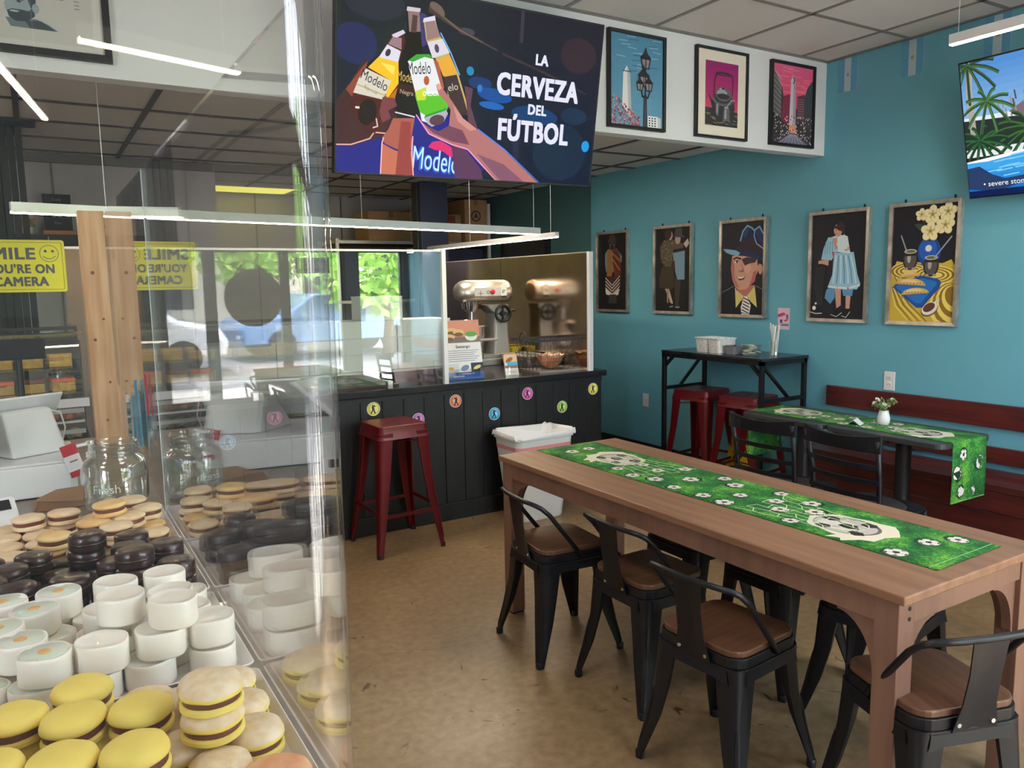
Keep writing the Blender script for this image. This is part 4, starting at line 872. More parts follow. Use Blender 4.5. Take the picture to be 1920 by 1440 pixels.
def p_kettle(a):
    a.gr((214, 70, 110), (150, 30, 110), 0, .0, 1, 1, 10); a.gr((214, 92, 90), (200, 60, 110), 0, .2, 1, .42, 6); a.p((60, 56, 58), [(0, 0), (1, 0), (1, .24), (.6, .26), (0, .28)])
    rn = random.Random(4)
    for k in range(60): x, y = rn.uniform(0, 1), rn.uniform(0, .2); a.l((140, 140, 110) if k % 2 else (40, 38, 42), [(x, y), (x+.1, y+.02*rn.uniform(-1, 1))], .014)
    K, K2, K3 = (58, 56, 62), (104, 102, 108), (170, 168, 172)
    a.p(K, [(.0, .5), (.06, .52), (.2, .3), (.28, .26), (.28, .34), (.14, .44), (.06, .53)]); a.p(K, [(.22, .44), (.86, .44), (.9, .3), (.84, .14), (.3, .12), (.2, .28)])
    a.e(K2, .53, .42, .32, .14); a.e(K, .53, .46, .27, .14); a.e(K2, .54, .5, .25, .15); a.e(K3, .5, .52, .16, .07); a.e(K, .54, .47, .2, .06); a.e(K3, .5, .58, .09, .03); a.e(K, .53, .59, .05, .02)
    a.p(K2, [(.3, .36), (.42, .38), (.4, .16), (.32, .16)]); a.p(K3, [(.34, .34), (.38, .35), (.37, .2), (.34, .2)])
    a.l((70, 50, 66), [(.26, .46), (.27, .68), (.32, .8), (.82, .8), (.84, .68), (.82, .5)], .022); a.l((70, 64, 68), [(.34, .82), (.5, .835), (.66, .83), (.78, .81)], .04)
    a.p(K2, [(.54, .1), (.74, .1), (.74, .26), (.7, .3), (.58, .3), (.54, .24)]); a.p(K3, [(.58, .12), (.64, .12), (.64, .28), (.59, .27)]); a.e(K3, .64, .3, .07, .02); a.l(K3, [(.64, .3), (.78, .42), (.9, .43)], .022)
def p_obelisk(a):
    a.gr((232, 70, 110), (222, 96, 140), 0, .4, 1, 1, 10); a.r((56, 48, 60), 0, 0, 1, .46)
    rn = random.Random(8)
    for k in range(16): x, y = rn.uniform(.1, .8), rn.uniform(.65, .98); a.l((240, 130, 150), [(x, y), (x+.25, y+.01*rn.uniform(-1, 1))], .014)
    a.p((44, 44, 52), [(0, .1), (0, .95), (.1, .85), (.24, .7), (.28, .56), (.24, .4), (.2, .1)]); a.p((64, 74, 78), [(1, .1), (1, .86), (.86, .74), (.8, .62), (.82, .3)]); a.p((130, 44, 66), [(.24, .3), (.26, .6), (.46, .64), (.46, .2)]); a.p((90, 60, 76), [(.62, .3), (.62, .62), (.8, .66), (.82, .3)])
    for k in range(26): y = .3+.022*k; a.l((150, 150, 150) if k % 3 else (220, 210, 200), [(.02, y+.1), (.22, y*.9+.06)], .008); a.z -= a.dz
    for i in range(9):
        for j in range(4): a.r((190, 130, 130), .64+.04*j, .34+.03*i, .66+.04*j, .352+.03*i); a.z -= a.dz
    a.z += a.dz*2
    a.p((206, 196, 204), [(.42, .14), (.6, .14), (.57, .82), (.51, .9), (.45, .82)]); a.p((170, 156, 170), [(.52, .14), (.6, .14), (.57, .82), (.51, .9)]); a.p((226, 150, 120), [(.42, .14), (.6, .14), (.59, .24), (.43, .24)]); a.l((50, 40, 50), [(.51, .78), (.54, .82), (.5, .86)], .02)
    for k in range(220): x, y = rn.uniform(0, 1), rn.uniform(.0, .36); a.e(((240, 220, 200), (200, 180, 170), (90, 60, 60), (255, 240, 210), (40, 36, 44))[k % 5], x, y, .012, .012, n=6); a.z -= a.dz*.95
    a.z += .001
    a.p((110, 110, 130), [(.14, 0), (.9, 0), (.6, .13), (.44, .13)])
    for k in range(7): a.l((180, 176, 190), [(.2+.1*k, 0), (.47+.02*k, .12)], .012)
def p_poster(a):
    a.r((196, 196, 192), 0, 0, 1, 1); a.p((90, 142, 156), [(.05, .35), (.62, .35), (.62, 1), (.05, 1)]); a.p((120, 170, 180), [(.1, .4), (.5, .42), (.4, .8), (.2, .9)]); a.e((70, 120, 140), .3, .55, .16, .2)
    for k in range(24): b = R(15*k); a.l((140, 186, 192), [(.3+.1*cos(b), .6+.1*sin(b)), (.3+.22*cos(b), .6+.2*sin(b))], .003)
    for k, c in enumerate(((214, 214, 220), (96, 140, 160), (214, 208, 210), (60, 90, 110), (206, 200, 206))): a.p(c, [(.3+.1*k, .72), (.4+.1*k, .72), (.42+.09*k, 1), (.32+.09*k, 1)])
    a.e((210, 170, 110), .66, .94, .05); a.e((120, 70, 50), .66, .94, .03)
    op, oe, ol = a.p, a.e, a.l; F = lambda x, y: (.6+(x-.6)*.66, .1+(y-.18)*.56)
    a_ = a
    class W_:
        p = staticmethod(lambda c, pts: op(c, [F(*q) for q in pts])); l = staticmethod(lambda c, pts, w: ol(c, [F(*q) for q in pts], w*.66)); e = staticmethod(lambda c, x, y, rx, ry=None: oe(c, *F(x, y), rx*.66, None if ry is None else ry*.6))
    a = W_
    S1, S2, S3 = (150, 168, 176), (60, 74, 84), (104, 122, 134)
    a.p(S3, [(.46, .3), (.72, .32), (.82, .26), (.9, .18), (.5, .18)]); a.p(S1, [(.46, .5), (.47, .4), (.5, .31), (.6, .28), (.7, .34), (.72, .46), (.7, .6), (.5, .62)])
    a.p(S2, [(.46, .7), (.5, .73), (.6, .74), (.7, .7), (.73, .62), (.72, .5), (.68, .46), (.66, .58), (.6, .64), (.5, .64), (.48, .66)]); a.p(S2, [(.48, .4), (.52, .43), (.6, .43), (.66, .42), (.71, .5), (.71, .36), (.64, .27), (.54, .26), (.49, .32)])
    a.e((180, 190, 196), .54, .4, .04, .01); a.l(S2, [(.47, .56), (.51, .565)], .012); a.l(S2, [(.55, .56), (.62, .57)], .014); a.e(S2, .585, .54, .02, .01); a.e(S1, .72, .47, .03, .05)
    a.p(S2, [(.62, .28), (.76, .3), (.88, .18), (.66, .18)])
    a = a_
    for y, wd in ((.66, .1), (.62, .12), (.5, .14), (.38, .1), (.36, .06)): a.r((90, 90, 90), .78, y, .78+wd, y+.012)
    for k in range(16): a.r((150, 150, 148), .9, .3+.03*k, .93, .31+.03*k)
gf = 'paintings in silver frames on the teal wall'
zc, Hh = (1.99+1.273)/2, .715
framed('framed_painting', 'silver-framed painting of a bearded figure in a striped poncho, farthest on teal wall', 'painting', (XW-.001, 5.54, 1.633), 'teal', .445, .713, .022, .03, M['frame'], p_poncho, PRINT, gf, hooks=True)
framed('framed_painting', 'silver-framed painting of a dancing couple, woman in patterned blouse seen from behind', 'painting', (XW-.001, 4.764, 1.633), 'teal', .445, .713, .022, .03, M['frame'], p_dance, PRINT, gf, hooks=True)
framed('framed_painting', 'silver-framed painting of a smiling man in a blue hat above the bar table', 'painting', (XW-.001, 4.032, 1.624), 'teal', .44, .713, .022, .03, M['frame'], p_fedora, PRINT, gf, hooks=True)
framed('framed_painting', 'silver-framed painting of an embracing couple with a light blue dress', 'painting', (XW-.001, 3.235, 1.617), 'teal', .44, .716, .022, .03, M['frame'], p_hug, PRINT, gf, hooks=True)
framed('framed_painting', 'silver-framed still life of yellow flowers, gourds and turnovers on yellow cloth', 'painting', (XW-.001, 2.67, 1.617), 'teal', .43, .716, .022, .03, M['frame'], p_mate, PRINT, gf, hooks=True)
gs = 'black-framed pictures on the white soffit'
framed('framed_picture', 'black-framed picture of a street lamp and white obelisk on blue sky', 'picture', (2.864, 3.379, 2.609), 'front', .40, .5, .017, .025, M['black'], p_lamp, PRINT, gs)
framed('framed_picture', 'black-framed picture of a grey kettle on magenta with wide cream mat', 'picture', (3.503, 3.379, 2.61), 'front', .418, .5, .014, .025, M['black'], p_kettle, PRINT, gs, matte=(.15, .115, (232, 224, 206)))
framed('framed_picture', 'black-framed picture of an obelisk avenue under a pink sky', 'picture', (4.116, 3.379, 2.611), 'front', .405, .5, .017, .025, M['black'], p_obelisk, PRINT, gs)
framed('framed_poster', 'large black-framed football poster with a bearded man, top left of picture', 'poster', (-.01, 3.379, 2.64), 'front', .67, .52, .026, .025, M['black'], p_poster, PRINTG, gs, matte=(.05, .04, (206, 204, 200)))

# ================================================================ SCREENS
def tvmx(c, yw, tilt, roll, side=0):
    u = V((cos(yw), sin(yw), 0)); n0 = V((sin(yw), -cos(yw), 0)); n = cos(tilt)*n0-sin(tilt)*V((0, 0, 1)); v = n.cross(u)
    if v.z < 0: v = -v
    u2 = cos(roll)*u+sin(roll)*v; v2 = -sin(roll)*u+cos(roll)*v
    return Matrix.Translation(c) @ Matrix((u2, v2, n)).transposed().to_4x4()
def tv(label, mx, W, H, painter):
    t = thing('television', label, 'television', mx=mx)
    ob('bezel', G().box(-W/2, W/2, -H/2, H/2, -.035, -.004), M['black'], t, bevel=.003)
    ob('rear_housing', G().box(-W*.35, W*.35, -H*.4, H*.25, -.07, -.035), M['black'], t)
    a = Pic(W-.016, H-.018); painter(a); a.clip(-W/2+.008, -H/2+.009, W/2-.008, H/2-.009); a.build('screen', SCREEN, t, z=-.0038)
    return t
def s_beer(a):
    a.gr((14, 22, 46), (30, 27, 40), 0, 0, 1, 1, 14)
    for x, y, rx, ry, c, rot in ((.1, .12, .16, .1, (26, 26, 128), 0), (.32, .12, .12, .1, (28, 34, 150), 0), (.36, .16, .2, .11, (28, 30, 130), 0), (.06, .68, .07, .06, (34, 34, 84), 0), (.27, .8, .05, .05, (60, 54, 110), 0), (.12, .9, .1, .05, (40, 38, 56), 0), (.5, .56, .045, .02, (24, 50, 110), 0), (.56, .5, .07, .022, (20, 74, 150), -5), (.55, .44, .05, .012, (24, 96, 180), -3), (.73, .41, .1, .03, (20, 58, 104), -3), (.9, .43, .06, .03, (24, 44, 70), 0), (.85, .2, .12, .1, (22, 38, 60), 0), (.9, .8, .08, .06, (50, 34, 44), 0), (.46, .62, .014, .014, (30, 130, 180), 0), (.5, .53, .01, .012, (40, 120, 190), 0), (.965, .25, .018, .02, (30, 150, 220), 0), (.33, .92, .03, .016, (110, 90, 84), -30), (.44, .83, .03, .012, (70, 62, 80), 0)): a.e(c, x, y, rx, ry, rot)
    a.p((70, 54, 56), [(.3, .93), (.42, .84), (.56, .76), (.56, .75), (.42, .82), (.3, .9)]); a.p((112, 88, 72), [(.31, .93), (.41, .84), (.5, .79), (.5, .785), (.41, .83), (.31, .92)]); a.p((60, 42, 48), [(.58, .75), (.75, .68), (.95, .58), (.95, .57), (.75, .665), (.58, .735)])
    a.r((56, 48, 62), .645, .82, .66, 1); a.r((34, 36, 60), .645, .0, .67, .3); a.p((40, 44, 110), [(.6, 0), (.66, .06), (.7, 0)])
    X, Y_ = a.q((.345, .03)); a.text((40, 96, 210), 'Modelo', X, Y_, .1, rot=-4, bold=.03, wid=.24); a.text((190, 234, 255), 'Modelo', X, Y_+.004, .095, rot=-4, bold=.0, wid=.225)
    a.p((216, 40, 110), [(.315, .17), (.33, .2), (.36, .21), (.4, .18), (.415, .13), (.4, .12), (.37, .15), (.34, .155)])
    a.p((66, 30, 34), [(-.0, .378), (.045, .484), (.08, .586), (.1, .6), (.06, .454), (.1, .4), (.2, .4), (.2, .3), (.15, .2), (.124, .19), (.047, .14), (0, .15)]); a.p((140, 66, 52), [(.03, .44), (.08, .56), (.1, .6), (.095, .57), (.06, .46), (.05, .4)])
    a.l((226, 170, 160), [(0, .145), (.047, .15), (.11, .19), (.124, .226), (.17, .225)], .004)
    a.p((22, 12, 18), [(.225, .892), (.27, .896), (.272, .82), (.275, .784), (.283, .68), (.285, .5), (.268, .332), (.192, .337), (.195, .45), (.205, .6), (.222, .75)]); a.p((140, 112, 112), [(.228, .89), (.268, .893), (.274, .79), (.235, .78)]); a.p((200, 190, 196), [(.224, .885), (.27, .89), (.272, .91), (.226, .908)]); a.p((80, 56, 60), [(.24, .78), (.26, .78), (.262, .87), (.245, .87)])
    a.p((60, 24, 22), [(.2, .5), (.27, .5), (.27, .45), (.2, .45)]); X, Y_ = a.q((.232, .515)); a.text((206, 170, 96), 'Modelo', X, Y_, .04, bold=0, rot=-4, wid=.09); a.text((190, 170, 150), 'Negra', X, Y_-.05, .018, bold=0, rot=-4)
    a.l((230, 220, 220), [(.195, .345), (.262, .33)], .004)
    a.p((196, 168, 96), [(.283, .851), (.322, .874), (.338, .8), (.38, .693), (.414, .599), (.448, .457), (.463, .38), (.397, .36), (.363, .58), (.324, .672), (.295, .748)]); a.p((150, 120, 116), [(.288, .845), (.322, .86), (.345, .78), (.298, .75)]); a.p((214, 210, 226), [(.281, .84), (.325, .862), (.322, .886), (.283, .862)])
    a.p((214, 208, 216), [(.298, .741), (.352, .772), (.38, .702), (.319, .659)]); a.e((80, 66, 96), .333, .715, .008, .013, 15); a.p((226, 166, 54), [(.335, .65), (.38, .69), (.412, .6), (.36, .57)]); a.p((64, 44, 46), [(.358, .565), (.409, .589), (.44, .46), (.46, .37), (.4, .36), (.383, .47)]); a.l((120, 180, 250), [(.345, .8), (.385, .7), (.42, .59)], .004); X, Y_ = a.q((.4, .5)); a.text((206, 196, 180), 'elo', X, Y_, .03, bold=0, rot=14)
    a.p((78, 26, 20), [(.182, .762), (.215, .775), (.224, .723), (.203, .613), (.2, .481), (.18, .409), (.15, .26), (.125, .22), (.07, .27), (.048, .33), (.061, .422), (.073, .505), (.095, .558), (.135, .63)])
    a.p((240, 190, 40), [(.1, .565), (.135, .628), (.201, .612), (.203, .5), (.165, .409), (.16, .44), (.178, .51)]); a.p((190, 110, 20), [(.165, .409), (.2, .48), (.19, .4)]); a.p((250, 220, 90), [(.14, .6), (.19, .59), (.185, .54)])
    a.p((212, 206, 190), [(.07, .5), (.093, .558), (.178, .51), (.151, .405), (.053, .425)]); a.p((216, 214, 226), [(.162, .697), (.208, .672), (.2, .612), (.135, .625)]); a.e((60, 40, 60), .165, .655, .008, .012, -30); a.p((210, 200, 214), [(.176, .75), (.214, .785), (.222, .77), (.186, .73)]); a.p((150, 120, 130), [(.165, .7), (.18, .74), (.21, .74), (.21, .68)])
    X, Y_ = a.q((.118, .478)); a.text((30, 26, 34), 'Modelo', X, Y_, .04, bold=.0, rot=-20, wid=.12); a.text((120, 110, 100), 'Especial', X-.012, Y_-.026, .014, bold=0, rot=-20); a.l((190, 160, 90), [(.066, .47), (.165, .425)], .003)
    a.e((30, 12, 14), .1, .33, .03, .04, -20); a.l((240, 230, 220), [(.062, .35), (.072, .35)], .006); a.l((210, 200, 200), [(.13, .3), (.135, .26), (.12, .25)], .004)
    a.p((170, 92, 76), [(.172, .25), (.187, .311), (.263, .323), (.254, .218), (.26, .15), (.23, .13), (.19, .15), (.16, .17), (.151, .2)]); a.p((196, 110, 84), [(.151, .17), (.19, .14), (.23, .12), (.256, .14), (.264, .0), (.148, .0)]); a.p((150, 62, 58), [(.2, .0), (.215, .3), (.25, .3), (.25, .14), (.262, 0)]); a.l((250, 190, 180), [(.148, 0), (.151, .17), (.156, .2)], .004); a.l((250, 180, 190), [(.264, 0), (.256, .14), (.258, .22)], .004)
    a.p((120, 60, 66), [(.15, .42), (.19, .42), (.2, .38), (.17, .35), (.18, .31), (.15, .28), (.14, .34)])
    a.p((96, 60, 76), [(.44, .534), (.473, .523), (.467, .425), (.499, .296), (.464, .3)]); a.p((90, 50, 84), [(.4, .2), (.45, .18), (.52, .06), (.53, 0), (.42, 0)])
    a.p((226, 228, 230), [(.232, .623), (.261, .667), (.307, .677), (.325, .648), (.383, .402), (.369, .36), (.308, .304), (.288, .312), (.278, .376)]); a.p((170, 90, 70), [(.32, .66), (.34, .642), (.365, .512), (.36, .48), (.345, .55)])
    a.p((60, 160, 50), [(.234, .63), (.262, .668), (.307, .679), (.323, .655), (.29, .66), (.25, .625)]); a.p((90, 190, 40), [(.26, .45), (.37, .48), (.384, .402), (.3, .345), (.28, .36)]); a.p((196, 216, 50), [(.262, .47), (.3, .5), (.3, .43), (.27, .42)]); a.p((40, 150, 50), [(.3, .345), (.384, .402), (.375, .385), (.296, .33)]); a.p((176, 170, 186), [(.296, .33), (.375, .385), (.383, .368), (.37, .322), (.325, .284), (.308, .3)]); a.e((90, 60, 70), .343, .325, .028, .016, 14)
    X, Y_ = a.q((.276, .565)); a.text((24, 26, 40), 'Modelo', X, Y_, .05, bold=.0, rot=8, wid=.105); X, Y_ = a.q((.318, .455)); a.text((250, 250, 250), 'CHELADA', X, Y_, .018, rot=6, wid=.075, bold=.02); a.e((176, 90, 50), .3, .535, .01, .014)
    a.p((176, 112, 110), [(.334, .519), (.345, .53), (.36, .502), (.396, .439), (.44, .35), (.496, .295), (.606, .19), (.761, -.001), (.582, -.001), (.464, .173), (.403, .193), (.315, .244), (.268, .341), (.285, .31), (.302, .29), (.348, .26), (.388, .3), (.392, .386), (.38, .42), (.345, .47)])
    a.p((116, 66, 88), [(.3, .29), (.35, .262), (.388, .3), (.44, .28), (.47, .2), (.403, .21), (.33, .25)]); a.p((204, 142, 132), [(.4, .42), (.44, .35), (.496, .295), (.47, .28), (.42, .33)]); a.p((130, 84, 104), [(.5, .15), (.61, .1), (.7, 0), (.6, 0)]); a.l((250, 160, 200), [(.268, .341), (.315, .244), (.403, .193), (.464, .173), (.52, .09), (.58, .0)], .004); a.l((70, 130, 240), [(.5, .295), (.61, .19), (.765, 0)], .004)
    a.p((224, 160, 150), [(.334, .519), (.345, .53), (.358, .505), (.345, .49)])
    W_ = (222, 222, 240)
    for tx, x, y, h, wd in (('LA', .743, .71, .062, .05), ('CERVEZA', .738, .515, .125, .34), ('DEL', .737, .415, .06, .075), ('FÚTBOL', .73, .25, .125, .295)):
        X, Y_ = a.q((x, y)); a.text(W_, tx, X, Y_, h*a.H*(1.0), bold=.045, wid=wd*a.W*(1.0))
tv('big television tilted in front of the white soffit showing raised bottles and white lettering', tvmx((1.751, 3.112, 2.374), .027, .17, .01), 1.33, .748, s_beer)
ob('mount_arm', G().box(-.15, .15, -.1, .1, -.1, -.07).box(-.05, .05, -.05, .09, -.17, -.1), M['black'], [o for o in bpy.data.objects if o.name.startswith('television')][0])
def s_pool(a):
    a.gr((150, 190, 226), (76, 136, 204), 0, .5, 1, 1, 10); a.r((222, 226, 232), .0, .3, 1, .6)
    a.p((120, 104, 110), [(.18, .6), (.3, .72), (.6, .78), (.66, .52), (.24, .5)]); rn = random.Random(6)
    for k in range(70): x = rn.uniform(.14, .66); y = rn.uniform(.54, .74); a.l(((150, 136, 140), (84, 70, 78))[k % 2], [(x, y), (x+.004, y-.06)], .006); a.z -= a.dz*.9
    a.z += .001
    a.p((40, 48, 50), [(0, .36), (.3, .36), (.34, .5), (.2, .56), (0, .58)])
    a.l((170, 160, 150), [(.035, .48), (.03, .8), (.04, 1.0)], .025)
    def palm(x, y, r_, c1, c2, n=12, a0=0, a1=360):
        for k in range(n):
            b = R(a0+(a1-a0)*k/n); pts = [(x+r_*s_*cos(b), y+1.6*r_*(s_*sin(b)-.45*s_*s_)) for s_ in (0, .3, .6, .8, 1)]
            for s_ in (0, 1): a.l(c1 if (k+s_) % 2 else c2, [(p_[0], p_[1]-s_*.008) for p_ in pts], .012-.004*s_)
    palm(.03, .98, .12, (70, 100, 60), (44, 66, 50)); palm(.26, .46, .17, (60, 104, 50), (34, 60, 40), 16); palm(.06, .42, .12, (50, 96, 54), (30, 56, 44), 14); palm(.1, .7, .1, (76, 120, 66), (50, 80, 50), 10)
    palm(.42, .93, .16, (60, 96, 80), (36, 66, 60), 14)
    a.p((110, 84, 74), [(.245, .33), (.29, .33), (.28, .44), (.25, .44)]); a.p((236, 238, 244), [(0, .27), (.3, .33), (.62, .35), (1, .36), (1, .3), (0, .2)])
    a.gr((20, 104, 190), (60, 160, 226), 0, 0, 1, .26, 8); a.p((60, 160, 226), [(0, .24), (.3, .31), (1, .34), (1, .2), (0, .2)])
    for k in range(40): x, y = rn.uniform(.05, 1), rn.uniform(.05, .3); a.l((130, 200, 240), [(x, y), (x+.06, y+.01)], .005); a.z -= a.dz*.9
    a.z += .001
    a.p((40, 60, 100), [(0, .06), (0, .22), (.05, .23), (.1, .16), (.15, .12), (.22, .13), (.25, .16), (.22, .08), (.12, .03)])
    a.t((240, 244, 250), '• severe stomach pain', .062, .072, .04, align='l', bold=.0); a.r((10, 30, 80), 0, 0, 1, .045)
tt = .26; W2, H2 = 1.25, .703
n_ = V((-cos(tt), 0, -sin(tt))); u_ = V((0, -1, 0)); v_ = n_.cross(u_); v_ = v_ if v_.z > 0 else -v_
BL = V((4.36, 2.385, 1.953)); cen = BL+u_*W2/2+v_*H2/2
t = tv('tilted television on the teal wall at right showing palms and a blue pool', Matrix.Translation(cen) @ Matrix((u_, v_, n_)).transposed().to_4x4(), W2, H2, s_pool)
ob('mount_arm', G().box(-.12, .12, -.12, .12, -.12, -.07), M['black'], t)

# ================================================================ PENDANT LIGHTS
def pendant(label, a_, b_, h=.045, w_=.035, wires=(), zc_=ZL, group='linear pendant lights'):
    a_, b_ = V(a_), V(b_); c = (a_+b_)/2; t = thing('linear_pendant', label, 'pendant light', c, 0, group)
    ob('housing', G().bar(a_-c+V((0, 0, h/2)), b_-c+V((0, 0, h/2)), w_, h), M['alu'], t)
    ob('light_strip', G().bar(a_-c, b_-c, w_*.7, .008), M['led'], t)
    for k in wires: p = a_+(b_-a_)*k-c; ob('wire', G().tube([p+V((0, 0, h)), V((p.x, p.y, zc_-c.z))], .0015, 5), M['alu'], t)
pendant('long linear light hanging over the service counter, parallel to it', (-.05, 3.72, 1.855), (2.815, 4.27, 1.855), .04, wires=(.12, .55, .985))
pendant('linear light hanging behind the counter, running away from the viewer', (3.2, 4.62, 1.865), (3.2, 7.2, 1.865), .035, wires=(.03, .5, .97))
pendant('linear light at the top right in front of the tilted television', (3.9, 2.262, 2.655), (3.9, .6, 2.655), .045, .04, wires=(.02, .6), zc_=ZC)
pendant('short linear light behind the viewer running along the window', (.17, -.2, 2.0), (.5, -.28, 2.0), .03, .02, wires=(.1, .9), zc_=ZC)
pendant('short linear light behind the viewer running towards the window', (-.013, -.22, 2.0), (.17, -1.0, 2.0), .03, .02, wires=(.1, .9), zc_=ZC)
t = thing('ceiling_troffer', 'glowing yellow-green light panel in the kitchen ceiling', 'ceiling light', (1.77, 8.03-.05, 2.49))
ob('light_panel', G().box(-.5, .5, -.21, .21, 0, .01), M['troffer'], t); ob('rim', G().box(-.52, .52, -.23, .23, .004, .012), M['white'], t)
for i, (x, y) in enumerate(((.9, 1.45), (3.0, .6), (-1.6, 1.2), (-1.3, 5.0), (2.75, 5.15))):  # added glowing panels, out of view, to brighten room and kitchen
    t = thing('added_fill_panel', 'flat white ceiling light panel, %s' % ('over the guard', 'over the long table', 'over the left side', 'over the display case', 'over the mixer side of the kitchen')[i], 'ceiling light', (x, y, 2.9 if y < 3 else 2.49))
    ob('light_panel', G().box(-.29, .29, -.29, .29, 0, .008), mat('white_fill_glow', (250, 246, 238), .5, emit=3.0) if y < 5.1 else mat('kitchen_fill_glow', (255, 240, 220), .5, emit=5), t)

# small flags, outlets, card on the wall
for i, y in enumerate((3.222, 2.80, 2.33)):
    t = thing('small_flag', 'small blue and white striped flag high on teal wall, %s' % ('farthest, beside the soffit', 'middle one', 'behind the right pendant light')[i], 'flag', mx=wallmx((XW-.002, y, 2.8), 'teal'), group='small flags under the ceiling')
    a = Art(); a.rect((92, 160, 196), -.068, -.1, -.024, .1); a.rect((176, 200, 206), -.024, -.1, .022, .1); a.rect((92, 160, 196), .022, -.1, .066, .1); a.ell((170, 150, 100), 0, 0, .011); a.build('stripes', PRINT, t, z=.0015)
    ob('cloth', G().box(-.068, .066, -.1, .1, 0, .001), M['white'], t)
t = thing('wall_outlet', 'white electrical outlet on the teal wall above the bench', 'outlet', mx=wallmx((XW, 2.853, .91), 'teal'))
ob('plate', G().box(-.036, .036, -.058, .058, 0, .007), M['plastic'], t, bevel=.003)
for y in (-.02, .02): s_ = ob('socket', G().lathe([(.016, .007), (.015, .009)], 16, Matrix.Translation((0, y, 0))), M['plastic'], t); ob('slots', G().box(-.007, -.005, y-.005, y+.005, .009, .0095).box(.005, .007, y-.005, y+.005, .009, .0095), M['dark'], s_)
t = thing('wall_switch_plate', 'small grey blank plate low on the teal wall left of bar table', 'outlet', mx=wallmx((XW, 5.095, .525), 'teal'))
ob('plate', G().box(-.036, .036, -.058, .058, 0, .007), M['alu'], t, bevel=.003); ob('screw', G().lathe([(.003, .007), (.003, .008)], 8), M['dark'], t)
t = thing('wall_card', 'small pink and white card on the teal wall above the straws', 'card', mx=wallmx((XW-.001, 3.662, 1.268), 'teal'))
a = Art(); a.rect((222, 196, 206), -.05, -.075, .05, .075); a.poly((206, 60, 120), [(-.05, .03), (.0, .045), (.02, .03), (-.02, .015), (-.05, .01)]); a.rect((150, 90, 130), .02, .0, .04, .03); a.rect((90, 80, 120), -.03, -.03, -.01, -.005); a.rect((110, 130, 190), -.02, -.05, .045, -.035); a.poly((196, 60, 90), [(.0, -.01), (.045, .0), (.02, -.02)])
a.build('card_print', PRINT, t, z=.0015); ob('card_stock', G().box(-.05, .05, -.075, .075, 0, .001), M['white'], t)

# ================================================================ THINGS ON THE BAR TABLE
t = thing('condiment_caddy', 'white speckled two-bay caddy on the bar table', 'caddy', (4.14, 4.0, 1.0325), R(-4))
g = G()
for y0, y1 in ((-.125, -.003), (.003, .125)):
    g.loft([[(x, y, z) for x, y in rrect(-.085-e, .085+e, y0-e*.5, y1+e*.5, .02)] for z, e in ((0, -.01), (.095, 0), (.1, .008), (.105, .008), (.1, .0), (.01, -.014))])
ob('tubs', g, M['speck'], t, smooth='auto', kind='stuff')
rg = random.Random(1)
t = thing('grey_tub', 'low translucent grey tub beside the speckled caddy', 'tub', (4.135, 3.81, 1.0325), R(0))
ob('tub', G().loft([[(x, y, z) for x, y in rrect(-.06-e, .06+e, -.05-e, .05+e, .018)] for z, e in ((0, -.008), (.055, 0), (.058, .004), (.053, -.003), (.006, -.012))]), mat('smoke_plastic', (132, 134, 140), .3), t, smooth='auto'); ob('lid_knob', G().ball((0, 0, .05), .01, 8, 5), M['black'], t)
t = thing('packet_tub', 'clear tub of cream-coloured packets on the bar table', 'tub', (4.13, 3.66, 1.0325), R(5))
ob('tub', G().loft([[(x, y, z) for x, y in rrect(-.055-e, .055+e, -.045-e, .045+e, .015)] for z, e in ((0, -.008), (.07, .002), (.072, .005), (.069, .0), (.004, -.01))]), GL, t)
for k in range(14):
    b = V((rg.uniform(-.04, .04), rg.uniform(-.03, .03), .012+.004*k)); ob('packet', G().box(-.022, .022, -.015, .015, 0, .003, Matrix.Translation(b) @ Matrix.Rotation(rg.uniform(0, 3), 4, 'Z') @ Matrix.Rotation(rg.uniform(-.5, .5), 4, 'X')), mat('packet_paper', (222, 214, 190), .7), t)
t = thing('straw_holder', 'clear cup of white paper straws on the near end of bar table', 'straw holder', (4.2, 3.53, 1.0325))
ob('cup', G().lathe([(.03, 0), (.034, .1), (.031, .1), (.028, .004)], 20, cap=False), GL, t)
for k in range(11):
    an = rg.uniform(0, 6.3); s_ = rg.choice((-1, 1)); ob('straw', G().tube([(.018*cos(an), .018*sin(an), .004), (.02*cos(an)+rg.uniform(-.02, .02), .02*sin(an)-s_*rg.uniform(.015, .06), .2+rg.uniform(-.01, .02))], .0045, 6), M['plastic'], t)

# wet floor sign behind the stools
t = thing('wet_floor_sign', 'yellow folding wet-floor sign leaning on the wall behind the red stools', 'floor sign', (4.36, 3.93, 0), 0)
lean = Matrix.Rotation(R(7), 4, 'Y')
def fp(z0, z1, w0, w1, x0=0): return G().loft([[(x0, -w0, z0), (x0+.012, -w0, z0), (x0+.012, w0, z0), (x0, w0, z0)], [(x0, -w1, z1), (x0+.012, -w1, z1), (x0+.012, w1, z1), (x0, w1, z1)]], mx=lean)
ob('front_panel', fp(.03, .64, .15, .1, -.04), M['yellow'], t, bevel=.003); ob('back_panel', fp(.03, .64, .15, .1, -.015), M['yellow'], t, bevel=.003)
a = Art(); a.poly((30, 28, 20), [(-.09, .2), (.09, .2), (0, .4)]); a.poly((222, 178, 30), [(-.072, .21), (.072, .21), (0, .375)]); a.line((30, 28, 20), [(-.03, .24), (0, .3), (.03, .26)], .01); a.ell((30, 28, 20), .01, .325, .012); a.rect((30, 28, 20), -.1, .14, .1, .165)
a.text((150, 40, 30), 'CAUTION', 0, .1, .028); a.text((30, 28, 20), 'WET FLOOR', 0, .44, .024)
